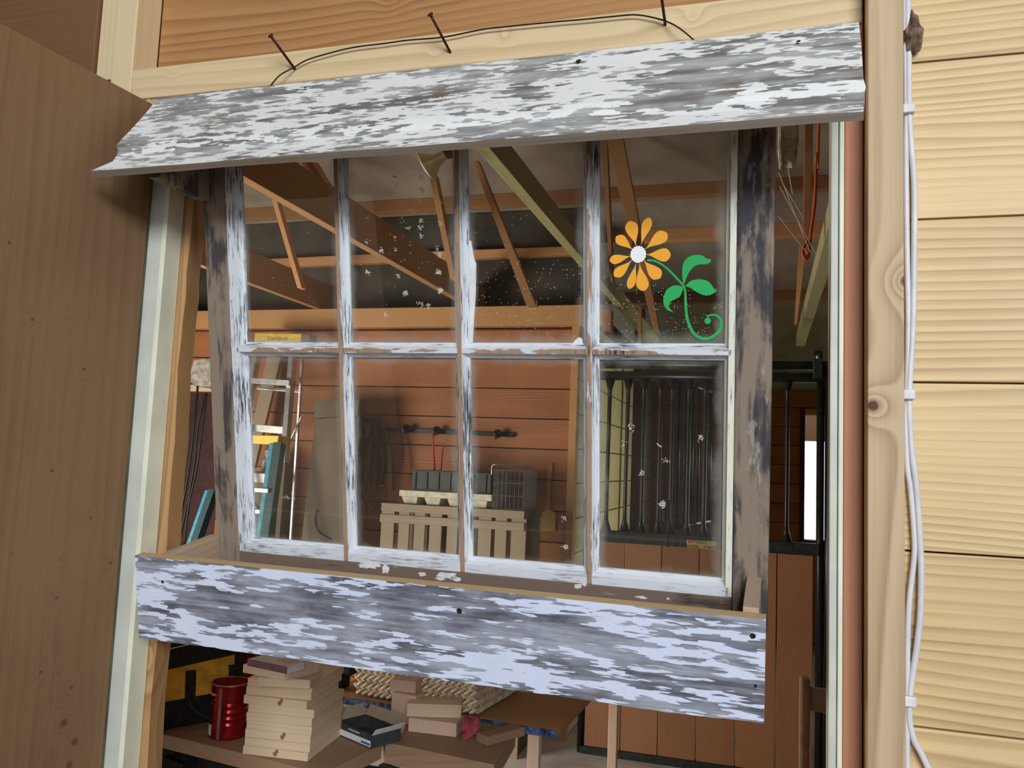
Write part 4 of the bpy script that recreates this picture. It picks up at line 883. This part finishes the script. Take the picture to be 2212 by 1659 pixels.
# blocks on the right board
lay('wood_block', (843, 1558), (895, 1568), zB+0.0007, 0.05, 0.075, M_block2, 'tall upright pinkish block, lower of two in front of the basket')
lay('wood_block', (842, 1492), (897, 1498), zB+0.0765, 0.05, 0.030, M_block2, 'short block perched on the tall upright pinkish block')
lay('wood_block', (881, 1580), (985, 1593), zB+0.0007, 0.07, 0.034, M_block2, 'thick block with reddish side, under the pale block beside the scrap')
lay('wood_block', (878, 1548), (996, 1552), zB+0.0355, 0.075, 0.033, M_block, 'pale greenish block lying on the reddish thick block')
lay('wood_offcut', (1028, 1602), (1052, 1612), zB+0.0007, 0.13, 0.022, M_bench, 'brown stick offcut at the right end of the bench', 'offcut')
lay('wood_offcut', (852, 1560), (875, 1575), zB+0.0765+0.0305, 0.01, 0.002, M_block, 'splinter', 'offcut') if False else None
tr_ = prism('triangular_offcut', [onZ(843, 1560, zB+0.03), onZ(868, 1567, zB+0.03), onZ(861, 1588, zB+0.0)], (0.003, 0.02, 0), M_block, None, 0.001); tag(tr_, 'small triangular pine offcut propped between carton and blocks', 'offcut')
rs = [onY(x, y, 1.98) for x, y in ((1004, 1546), (1032, 1549), (1029, 1580), (1018, 1592), (999, 1601), (997, 1565))]
tag(prism('plastic_scrap', rs, (0.004, 0.012, 0), plain('crumpled red film', (0.35, 0.06, 0.08), 0.35, 0, 0.3, 40, 0.5), None, 0.002), 'crumpled dark red plastic scrap standing on the bench', 'scrap')
# under and behind the bench
uc = [onY(x, y, 2.05) for x, y in ((300, 1604), (372, 1620), (400, 1632), (383, 1656), (340, 1690), (300, 1690))]
cs = prism('tool_case', uc, (0, 0.12, 0), M_blkfab, None, 0.004); tag(cs, 'black case with a pale slot handle under the left end of the bench', 'case')
prism('handle_slot', [onY(x, y, 2.048) for x, y in ((324, 1644), (346, 1634), (352, 1622), (358, 1620), (356, 1634), (327, 1651))], (0, 0.0015, 0), M_paper, cs, 0.0003)
cp = [onY(x, y, 2.5) for x, y in ((492, 1638), (504, 1638), (503, 1659), (491, 1659))]
o = box('blue_carton', onY(493, 1650, 2.5).x, onY(506, 1650, 2.5).x, 2.5, 2.58, 0, onY(493, 1637, 2.5).z, plain('light blue card', (0.2, 0.5, 0.7), 0.6)); tag(o, 'light blue carton on the floor under the bench', 'box'); o.name = 'floor_carton'
# a yellow and black power tool peeps out behind the stack
dr = empty('cordless_drill', loc=tuple(onZ(715, 1470, zB))); tag(dr, 'yellow and black cordless drill behind the pine stack', 'drill')
pd = onZ(700, 1487, zB+0.001)
box('drill_body', pd.x-0.02, pd.x+0.09, pd.y, pd.y+0.05, zB+0.045, zB+0.095, M_blkfab, parent=dr, bevel=0.01)
box('drill_panel', pd.x-0.015, pd.x+0.02, pd.y-0.003, pd.y-0.0002, zB+0.05, zB+0.09, M_yelfab, parent=dr, bevel=0.001)
box('drill_battery', pd.x-0.01, pd.x+0.06, pd.y-0.005, pd.y+0.055, zB+0.0005, zB+0.0445, M_blkfab, parent=dr, bevel=0.008)
# tan rack at lower right
rk = empty('wooden_rack', loc=tuple(onY(1740, 1659, 1.75))); tag(rk, 'tan painted wooden rack with rounded post low in the right gap', 'rack')
Yr = 1.75
P = onY(1739, 1466, Yr); box('rack_post', onY(1727, 1560, Yr).x, onY(1750, 1560, Yr).x, Yr, Yr+0.03, 0.0, P.z, M_tan, parent=rk, bevel=0.006)
prism('rack_rail', [onY(1751, 1486, Yr+0.01), onY(1830, 1497, Yr+0.01), onY(1830, 1550, Yr+0.01), onY(1751, 1536, Yr+0.01)], (0, 0.015, 0), M_tan, rk, 0.002)

# ---------------------------------------------------------------- the hanging window
W0 = onY(1068, 800, 1.12)
WX = RM @ nz(5500, -105, 1790); WZ = RM @ nz(-77, 20290, 1790); WZ = (WZ-WX*WX.dot(WZ)).normalized(); WY = WZ.cross(WX)
MW = Matrix((WX, WY, WZ)).transposed().to_4x4(); MW.translation = W0
MWi = MW.inverted()
def win(px, py, d=0.0):
    q = MWi @ onp(px, py, W0+WY*d, WY); return (q.x, q.z)
hw = empty('hanging_window', MW); tag(hw, 'old eight pane window with peeling white awning and flower box, hung on a wire', 'window')
u0, u1 = -0.487, 0.379; ui, uj = -0.4435, 0.3325; vT = 0.425; vB = -0.345; rT = 0.375; rBt = -0.3005
Y0, Y1 = 0.0, 0.030
sL = box('stile', u0, ui, Y0, Y1, vB, vT, M_stL, MW, hw, 0.003); sR = box('stile', uj, u1, Y0, Y1, vB, vT, M_stR, MW, hw, 0.003)
lab(sL, 'bare brown grey left stile'); lab(sR, 'blackened right stile')
box('bottom_rail', ui, uj, Y0+0.0005, Y1-0.0005, vB, rBt, M_rail, MW, hw, 0.002); box('top_rail', ui, uj, Y0+0.0005, Y1-0.0005, rT, vT, M_stL, MW, hw, 0.002)
# moulded glazing bars: profile across, extruded along
def mould(name, cx, a0, a1, half, vert, mats, both=True, bw=0.0105):
    nose = 0.0035
    pf = [(-half, 0.018), (-half, 0.0135), (-half+0.0022, 0.0115), (-bw*0.62, 0.0085), (-nose-0.0012, 0.0035), (-nose, 0.0), (nose, 0.0), (nose+0.0012, 0.0035), (bw*0.62, 0.0085), (half-0.0022, 0.0115), (half, 0.0135), (half, 0.018)]
    if both == 'L': pf = [(-bw*0.9, 0.018)]+[(-bw*0.9, 0.0)]+pf[6:]      # only the right half (left edge of opening)
    if both == 'R': pf = pf[:6]+[(bw*0.9, 0.0), (bw*0.9, 0.018)]
    vs = []
    for a in (a0, a1):
        for (s, y) in pf: vs.append((cx+s, y, a) if vert else (a, y, cx+s))
    n = len(pf); fs = [tuple(range(n)), tuple(range(2*n-1, n-1, -1))]; mi = [0, 0]
    for i in range(n):
        fs.append((i, (i+1) % n, n+(i+1) % n, n+i)); 
        y0, y1 = pf[i][1], pf[(i+1) % n][1]; mi.append(1 if (abs(y0) < 1e-6 and abs(y1) < 1e-6) else 0)
    return mk(name, vs, fs, mats, MW, hw, 0, mi=mi)
MV = [M_mun, M_nose]; MH = [M_munh, M_noseh]
vm = 0.0275                                        # height of the cross bar
cols = [-0.2475, -0.0535, 0.1385]
hb = 0.0112
for cx in cols:
    mould('muntin', cx, rBt+0.0005, rT-0.0005, hb, True, MV)
def seg_h(cz, name, side=True):
    xs = [ui]+cols+[uj]
    for i in range(4):
        a = xs[i]+(0.0036 if i else 0.0095); b = xs[i+1]-(0.0036 if i < 3 else 0.0045)
        mould(name, cz, a, b, hb, False, MH if side is True else [M_munh, M_munh], side)
seg_h(vm, 'cross_bar')
# sticking round the opening
mould('inner_moulding', ui+0.0095, rBt+0.0005, rT-0.0005, hb, True, [M_mun, M_mun], 'L'); mould('inner_moulding', uj-0.0045, rBt+0.0005, rT-0.0005, 0.0095, True, [M_cream, M_cream], 'R', 0.005)
seg_h(rBt+0.0095, 'sill_moulding', 'L')
# panes
gid = 0
labels = ['clean left upper pane', 'fly specked upper pane', 'upper pane with chipped putty', 'upper pane carrying the flower decal', 'dusty left lower pane', 'lower pane with dirty corners', 'lower pane before the wire basket', 'lower pane before the stable bars']
for r in (1, 0):
    xs = [ui+0.009]+cols+[uj-0.009]
    for i in range(4):
        gm = glass_mat('pane glass %d' % gid, [0.01, 0.02, 0.01, 0.01, 0.05, 0.03, 0.02, 0.02][gid], [0.1, 1.6, 0.35, 0.1, 0.4, 0.3, 0.4, 0.7][gid], (gid*2.3, gid*1.1, gid*0.7))
        za, zb_ = (vm+0.006, rT-0.0005) if r else (rBt+0.008, vm-0.006)
        o = box('pane', xs[i]+0.0075 if i else xs[i]+0.004, xs[i+1]-0.0075 if i < 3 else xs[i+1]-0.004, 0.0165, 0.0178, za, zb_, gm, MW, hw, 0)
        lab(o, labels[gid]); gid += 1
# loose putty flakes
def putty(pts): 
    P_ = [win(x, y, 0.012) for x, y in pts]; return flat('putty_flake', P_, 0.003, M_caul, MW @ Matrix.Translation((0, 0.014, 0)), hw)
putty([(1238, 741), (1245, 732), (1252, 728), (1258, 733), (1259, 745), (1236, 745)])
putty([(1017, 520), (1024, 560), (1028, 570), (1027, 640), (1024, 680), (1021, 740), (1015, 742), (1013, 520)])
putty([(1284, 1190), (1294, 1183), (1304, 1180), (1300, 1190), (1288, 1198)]) if False else None
# flower decal on the top right pane
Dm = MW @ Matrix.Translation((0, 0.0162, 0))
dec = mk('flower_stem_decal', [(0, 0, 0), (0.0001, 0, 0), (0, 0, 0.0001)], [(0, 1, 2)], M_decG, Dm, hw); bpy.data.objects.remove(dec)
def C6(x, y): return win(1250+x/3.318, 450+y/3.318, 0.016)
def C2(x, y): return win(980+x/3.568, 290+y/3.568, 0.016)
cc = Vector(C6(427, 330)); 
for (tx, ty, wd, bend) in ((508, 66, 28, 0.12), (364, 92, 37, -0.10), (634, 178, 37, 0.16), (660, 336, 38, 0.03), (585, 500, 37, -0.12), (468, 592, 36, -0.12), (362, 577, 25, 0.10), (255, 487, 30, 0.10), (222, 374, 27, 0.06), (268, 203, 30, -0.13)):
    tp = Vector(C6(tx, ty)); ax_ = tp-cc; L = ax_.length; ax_ /= L; pr = Vector((-ax_.y, ax_.x)); W_ = wd/3.318*1.12/1790*1.22
    pts = []; prof = [(0.26, 0.02), (0.36, 0.14), (0.48, 0.42), (0.62, 0.78), (0.74, 0.98), (0.83, 1.0), (0.90, 0.86), (0.955, 0.55), (0.985, 0.28)]
    for t, k in prof: pts.append(cc+ax_*(t*L)+pr*(W_*k+bend*L*(t-0.26)*(1-t)*0.9))
    pts.append(tp)
    for t, k in prof[::-1]: pts.append(cc+ax_*(t*L)+pr*(-W_*k+bend*L*(t-0.26)*(1-t)*0.9))
    pts = [(p.x, p.y) for p in [Vector((q_.x, q_.y)) for q_ in cm([(p.x, p.y, 0) for p in pts], 3, True)]]
    flat('decal_petal', pts, 0.0003, M_decO, Dm, hw)
r0 = 52/3.318*1.12/1790*1.08
flat('decal_centre', [(cc.x+(r0*(1+0.045*math.cos(18*a)))*math.cos(a), cc.y+(r0*1.06*(1+0.045*math.cos(18*a)))*math.sin(a)) for a in [2*math.pi*k/180 for k in range(180)]], 0.0005, M_decW, Dm, hw)
def blob(pts, name):
    P_ = cm([(*C2(x, y), 0) for x, y in pts], 4, True); flat(name, [(p.x, p.y) for p in P_], 0.0003, M_decG, Dm, hw)
def fixed(pts, name, sharp):
    """outline smoothed except at the sharp corners"""
    idx = [i for i, p in enumerate(pts) if p in sharp]; out = []
    pts2 = pts[idx[0]:]+pts[:idx[0]]; idx = [i for i, p in enumerate(pts2) if p in sharp]+[len(pts2)]
    pts2.append(pts2[0])
    for a, b in zip(idx[:-1], idx[1:]):
        sg = cm([(*C2(x, y), 0) for x, y in pts2[a:b+1]], 4); out += [(p.x, p.y) for p in sg[:-1]]
    flat(name, out, 0.0003, M_decG, Dm, hw)
fixed([(1772, 1168), (1762, 1100), (1766, 1010), (1800, 955), (1860, 930), (1915, 935), (1950, 958), (1982, 963), (1978, 985), (1945, 1003), (1895, 1003), (1850, 1022), (1810, 1070), (1785, 1130)], 'decal_leaf', [(1772, 1168), (1982, 963), (1945, 1003)])
fixed([(1785, 1170), (1830, 1130), (1890, 1118), (1950, 1128), (1988, 1160), (2012, 1195), (2032, 1205), (2000, 1228), (1960, 1242), (1910, 1235), (1860, 1208), (1820, 1182)], 'decal_leaf', [(1785, 1170), (2032, 1205)])
fixed([(1772, 1180), (1730, 1165), (1680, 1172), (1635, 1210), (1617, 1270), (1622, 1320), (1650, 1355), (1695, 1373), (1665, 1340), (1658, 1312), (1680, 1285), (1720, 1265), (1752, 1235)], 'decal_leaf', [(1772, 1180), (1695, 1373)])
def ribbon(pts, w_, name, taper=None):
    P_ = cm([(*C2(x, y), 0) for x, y in pts], 6); L_, R_ = [], []
    for i, p in enumerate(P_):
        t = (P_[min(i+1, len(P_)-1)]-P_[max(i-1, 0)]).normalized(); nn = Vector((-t.y, t.x, 0)); k = w_*(taper(i/(len(P_)-1)) if taper else 1)
        L_.append(p+nn*k); R_.append(p-nn*k)
    n = len(P_); vs = [(p.x, 0, p.y) for p in L_+R_]+[(p.x, -0.0003, p.y) for p in L_+R_]
    fs = []
    for i in range(n-1):
        fs += [(i, i+1, n+i+1, n+i), (2*n+i, 3*n+i, 3*n+i+1, 2*n+i+1), (i, 2*n+i, 2*n+i+1, i+1), (n+i, n+i+1, 3*n+i+1, 3*n+i)]
    return mk(name, vs, fs, M_decG, Dm, hw)
ribbon([(1490, 970), (1560, 980), (1640, 1030), (1720, 1110), (1778, 1175)], 0.0013, 'decal_stem')
ribbon([(1776, 1170), (1785, 1220), (1788, 1300), (1800, 1420), (1840, 1520), (1890, 1565), (1945, 1577), (2005, 1555), (2055, 1500), (2062, 1440), (2030, 1400), (1985, 1392), (1955, 1408)], 0.0017, 'decal_stem', lambda t: 0.7+0.5*math.sin(math.pi*min(1, t*1.1)))
cb_ = Vector(C2(1958, 1438)); flat('decal_curl', [(cb_.x+0.0042*math.cos(a), cb_.y+0.0042*math.sin(a)) for a in [2*math.pi*k/24 for k in range(24)]], 0.0003, M_decG, Dm, hw)

# awning board: drop siding section
aw0, aw1 = -0.567, 0.4715
prof = [(0.004, 0.430), (-0.030, 0.396), (-0.062, 0.366), (-0.092, 0.338), (-0.0985, 0.328), (-0.101, 0.321), (-0.112, 0.310), (-0.136, 0.2935), (-0.1375, 0.284), (-0.122, 0.292), (-0.09, 0.312), (-0.05, 0.350), (0.0, 0.402), (0.012, 0.421)]
nn_ = 70; vs = []; fs = []; mi = []
for i in range(nn_+1):
    u = aw0+(aw1-aw0)*i/nn_
    for j, (y, z) in enumerate(prof):
        jx = 0
        if i in (0, nn_): jx = 0.004*noise.noise(Vector((i, j*0.9, 0.5)))
        vs.append((u+jx+(0.012 if (j in (4, 5, 6) and i == 0) else (-0.006 if (j in (7, 8) and i == 0) else 0.0)), y, z+0.0012*noise.noise(Vector((u*9, j*0.3, 1)))))
n = len(prof)
for i in range(nn_):
    for j in range(n):
        fs.append((i*n+j, i*n+(j+1) % n, (i+1)*n+(j+1) % n, (i+1)*n+j)); mi.append(0 if j < 7 else 1)
fs += [tuple(range(n)), tuple(nn_*n+j for j in range(n))[::-1]]; mi += [1, 1]
# origin so that flakes follow the board
Maw = MW.copy()
lab(mk('awning_board', vs, fs, [M_awn, M_edge], Maw, hw, 0, mi=mi), 'peeling white slanted awning board')
# triangular brackets below the awning
for u in (-0.478, 0.345):
    t = 0.018; tri = [(-0.004, 0.395), (-0.004, 0.262), (-0.02, 0.262), (-0.118, 0.281), (-0.05, 0.345)]
    vs = [(u-t/2, y, z) for y, z in tri]+[(u+t/2, y, z) for y, z in tri]; m5 = len(tri)
    fs = [tuple(range(m5)), tuple(range(2*m5-1, m5-1, -1))]+[(i, (i+1) % m5, m5+(i+1) % m5, m5+i) for i in range(m5)]
    if u > 0: continue
    mk('awning_bracket', vs, fs, M_stL, MW, hw, 0.001)
# flower box
d = -0.14; b0, b1 = -0.5235, 0.3788; bt, bb_ = -0.2745, -0.4015
nn_ = 80; vs = []; fs = []; mi = []
for i in range(nn_+1):
    u = b0+(b1-b0)*i/nn_; rag = 0.0016*noise.noise(Vector((u*14, 0, 3)))+0.0012*noise.noise(Vector((u*55, 2, 3)))
    if i > nn_*0.80: rag += 0.004*math.sin((i-nn_*0.8)/(nn_*0.2)*5.5)*(-0.4)
    vs += [(u, d, bt), (u, d+0.018, bt), (u, d+0.018, bb_), (u, d, bb_+rag)]
for i in range(nn_):
    for j in range(4): fs.append((i*4+j, i*4+(j+1) % 4, (i+1)*4+(j+1) % 4, (i+1)*4+j)); mi.append([1, 2, 1, 0][j])
fs += [(0, 1, 2, 3), tuple(nn_*4+j for j in (3, 2, 1, 0))]; mi += [1, 1]
lab(mk('box_front_board', vs, fs, [M_boxp, M_lip, M_inner], MW, hw, 0, mi=mi), 'peeling white front board of the flower box')
box('box_end_board', -0.498, -0.480, d+0.0185, -0.0005, bb_+0.004, bt-0.002, M_inner, MW, hw, 0.001)
box('box_end_board', 0.352, 0.3705, d+0.0185, -0.0005, bb_+0.004, bt+0.006, M_inner, MW, hw, 0.001)
box('box_bottom', -0.4795, 0.3515, d+0.0185, Y1-0.002, bb_+0.004, bb_+0.020, M_inner, MW, hw, 0.001)
# nail and knot marks
for (x_, y_, r_) in ((660, 190, 0.002), (1725, 90, 0.0025), (1250, 132, 0.0035)):
    q = MWi @ onp(x_, y_, W0-WY*0.04+WZ*0.39, (WZ-WY).normalized())
    lathe('nail_hole', [(r_, 0.0), (r_*0.6, 0.0006)], M_ink, MW @ Matrix.Translation(q+Vector((0, -0.0005, 0.0005))) @ Matrix.Rotation(math.radians(45), 4, 'X'), hw, 10)
for (x_, y_, r_) in ((1626, 1374, 0.0035), (351, 1257, 0.0025), (992, 1320, 0.004), (1632, 1482, 0.002)):
    u, v = win(x_, y_, d-0.0003); lathe('nail_hole', [(r_, 0.0), (r_*0.6, 0.0005)], M_ink, MW @ Matrix.Translation((u, d-0.0002, v)) @ Matrix.Rotation(math.pi/2, 4, 'X'), hw, 10)
# hanging wire over the three nails
wp = [(560, 215), (583, 187), (604, 163), (634, 146), (662, 130), (700, 118), (760, 103), (830, 94), (880, 87), (960, 80), (1040, 64), (1100, 57), (1200, 47), (1260, 42), (1340, 34), (1372, 32), (1402, 36), (1433, 44), (1458, 55), (1482, 72), (1507, 95), (1520, 110)]
Yw = 1.092
tube('hanging_wire', [onY(x, y, Yw if 620 < x < 1440 else Yw-0.012) for x, y in wp], 0.0011, M_wire, hw, 4, 8)
for nm, (hx, hy), (tx, ty), lbl in (('n1', (585, 78), (636, 148), 'rusty nail at the left end of the wire, bent up over the header'), ('n2', (930, 32), (972, 112), 'rusty nail near the middle of the wire'), ('n3', (1428, -12), (1437, 52), 'rusty nail at the right bend of the wire, its head out of view')):
    tip = onY(tx, ty, 1.098); hd = onY(hx, hy, 1.045); e = empty('nail', loc=tuple(tip)); tag(e, lbl, 'nail', 'nails holding the wire')
    tube('shank', [tip+Vector((0, 0.0015, 0)), hd], 0.0020, M_rust, e, 1, 10)
    dd = (hd-tip).normalized(); Mh = Matrix.Translation(hd) @ dd.to_track_quat('Z', 'Y').to_matrix().to_4x4()
    lathe('nail_head', [(0.002, -0.0015), (0.0042, 0.0), (0.0042, 0.0012), (0.0, 0.002)], M_rust, Mh, e, 14)

# paint scabs left on the sill rail
def splat(cx, cy, rx, ry, sd, m_=None, d_=0.0, nm='paint_scab', n=40):
    o_ = Vector(win(cx, cy, d_)); ax_ = Vector(win(cx+rx, cy+rx*0.093, d_))-o_; az_ = Vector(win(cx, cy-ry, d_))-o_; P_ = []
    for k in range(n):
        a = 2*math.pi*k/n; q = 1+0.55*noise.noise(Vector((math.cos(a)*1.7, math.sin(a)*1.7, sd)))+0.35*noise.noise(Vector((math.cos(a)*5, math.sin(a)*5, sd)))
        p = o_+ax_*(math.cos(a)*q)+az_*(math.sin(a)*q); P_.append((p.x, p.y))
    flat(nm, P_, 0.0004, m_ or M_caul, MW @ Matrix.Translation((0, d_-0.00005, 0)), hw)
for k, (a_, b_, c_, e_) in enumerate(((800, 1222, 22, 6), (832, 1229, 8, 10), (782, 1216, 3, 3), (912, 1240, 9, 4), (965, 1243, 22, 6), (985, 1250, 12, 5), (950, 1250, 9, 3), (1248, 1266, 9, 5), (1262, 1263, 5, 3), (1385, 1290, 12, 3), (1443, 1293, 3, 2))): splat(a_, b_, c_, e_, k*3.1+0.7)
# fly specks and dried spatter on the second upper pane, all one crust on the glass
vs, fs = [], []; rs_ = random.Random(5)
def stroke(px_, py_, n_, sp):
    for _ in range(n_):
        x0, y0 = px_+rs_.gauss(0, sp), py_+rs_.gauss(0, sp*1.1); a = rs_.uniform(0, 6.28); k_ = 0.45 if sp == 1 else 1.0; l_ = rs_.uniform(1.2, 4.0)*k_; wd = rs_.uniform(0.35, 0.75)*(0.7 if sp == 1 else 1)
        c_ = Vector(win(x0, y0, 0.0162)); dx = Vector((math.cos(a), math.sin(a)))*l_*0.0006; dn_ = Vector((-math.sin(a), math.cos(a)))*wd*0.0006; k = len(vs)
        for p in (c_-dx-dn_, c_+dx-dn_, c_+dx+dn_, c_-dx+dn_): vs.append((p.x, 0.0162, p.y))
        fs.append((k, k+1, k+2, k+3))
for (cx_, cy_, n_) in ((1500, 262, 14), (1735, 268, 10), (1520, 345, 8), (1750, 390, 16), (1430, 440, 5), (1690, 450, 6), (1730, 470, 9), (1565, 505, 7), (1920, 500, 14), (1250, 545, 6), (1580, 665, 6), (1740, 665, 16), (1625, 735, 10), (1735, 725, 14), (1920, 690, 10), (1735, 810, 14), (1500, 815, 6), (1252, 850, 7), (1380, 940, 16), (1250, 1140, 18), (1905, 1140, 26), (1600, 1335, 40), (1915, 1310, 26), (1530, 1180, 8), (1420, 1530, 12), (1735, 1435, 10), (1810, 1435, 12), (1505, 935, 5), (1910, 985, 22), (1890, 910, 5), (1250, 650, 4), (1660, 580, 6)):
    stroke(500+cx_/4.254, 320+cy_/4.254, n_, 2.6)
for _ in range(150): stroke(rs_.uniform(535, 1250), rs_.uniform(360, 735), 1, 1)
for _ in range(160): stroke(rs_.uniform(1300, 1560), rs_.uniform(600, 740)+rs_.uniform(0, 10), 1, 1)
for _ in range(140): stroke(rs_.uniform(1030, 1255), rs_.uniform(560, 735), 1, 1)
for (cx_, cy_, n_) in ((1365, 925, 12), (1345, 960, 6), (1430, 1090, 30), (1515, 945, 12), (1386, 1020, 10), (1424, 965, 6), (1440, 998, 8), (1218, 1120, 10), (1222, 1182, 14), (617, 1073, 8), (635, 1072, 8)): stroke(cx_, cy_, n_, 3.5)
sk = mk('glass_spatter', vs, fs, plain('chalky specks', (0.75, 0.70, 0.58), 0.8), MW, hw); sk['kind'] = 'stuff'; lab(sk, 'chalky fly specks and spatter on the glass')
# scrap of green tape at the door corner
tag(prism('tape_scrap', [onY(x_, y_, 1.0785) for x_, y_ in ((313, 219), (321, 213), (333, 222), (328, 238), (318, 236))], (0, 0.0006, 0), plain('pale green tape', (0.42, 0.50, 0.27), 0.8), None, 0), 'scrap of pale green tape at the top corner of the plywood door', 'tape')
# spider threads in the right gap
vs, fs = [], []
for (a_, b_, c_, e_) in ((1682, 372, 1750, 545), (1684, 402, 1768, 560), (1682, 468, 1745, 548), (1702, 362, 1712, 420), (1690, 395, 1735, 470)):
    A_, B_ = onY(a_, b_, 1.5), onY(c_, e_, 2.1); t_ = (B_-A_).normalized(); u_ = t_.orthogonal().normalized()*0.0006; v_ = t_.cross(u_); k = len(vs)
    for p in (A_, B_):
        for q in (u_, v_, -u_-v_): vs.append(p+q)
    fs += [(k, k+1, k+4, k+3), (k+1, k+2, k+5, k+4), (k+2, k, k+3, k+5)]
tag(mk('cobweb', vs, fs, M_paper), 'loose spider threads strung across the right gap near the orange cord', 'cobweb')

# ---------------------------------------------------------------- cables on the right
def cable(pts, lbl, r, y=1.118):
    o = tube('cable', [onY(x_, y_, y) for x_, y_ in pts], r, M_cable, None, 5, 12); return tag(o, lbl, 'cable', 'white cables beside the post')
cable([(1954, -900), (1955, -20), (1956, 100), (1958, 236), (1957, 320), (1959, 525), (1962, 700), (1959, 852), (1957, 900), (1959, 1000), (1967, 1060), (1975, 1160), (1974, 1210), (1964, 1300), (1960, 1400), (1960, 1512), (1959, 1600), (1960, 1680)], 'white cable running closer to the post edge', 0.0034)
cable([(1960, -900), (1961, -20), (1963, 100), (1964, 236), (1969, 320), (1975, 400), (1975, 525), (1972, 700), (1964, 852), (1968, 960), (1979, 1050), (1986, 1150), (1990, 1230), (1988, 1320), (1980, 1400), (1969, 1470), (1965, 1512), (1965, 1560), (1975, 1600), (1990, 1628), (2012, 1675)], 'white cable bowing farther from the post and kicking right at the bottom', 0.0037, 1.1165)
for i, (x_, y_) in enumerate(((1961, 237), (1961, 853), (1963, 1513))):
    P = onY(x_, y_, 1.114); c = box('cable_clip', P.x-0.0065, P.x+0.0075, 1.107, 1.1245, P.z-0.006, P.z+0.006, plain('white clip', (0.8, 0.8, 0.8), 0.4), bevel=0.0015)
    tag(c, 'white plastic cable clip, ' + ['topmost on the wall', 'halfway down the wall', 'lowest on the wall'][i], 'cable clip', 'clips holding the cables')
# mud dauber nest
bm = bmesh.new(); bmesh.ops.create_icosphere(bm, subdivisions=4, radius=1)
for v in bm.verts:
    n_ = v.co.normalized(); k = 1+0.25*noise.noise(n_*2.2+Vector((3, 1, 4)))+0.08*noise.noise(n_*9); v.co = Vector((n_.x*0.0100*k*(1.15 if n_.z < 0.2 else 0.75), n_.y*0.008*k, n_.z*0.0275*k))
me = bpy.data.meshes.new('mud_nest'); bm.to_mesh(me); bm.free(); me.materials.append(M_mud)
o = bpy.data.objects.new('mud_nest', me); COL.objects.link(o); P = onY(1973, 72, 1.116); o.location = P
for p in me.polygons: p.use_smooth = True
tag(o, 'brown lump of a mud wasp nest beside the cables near the top', 'wasp nest')
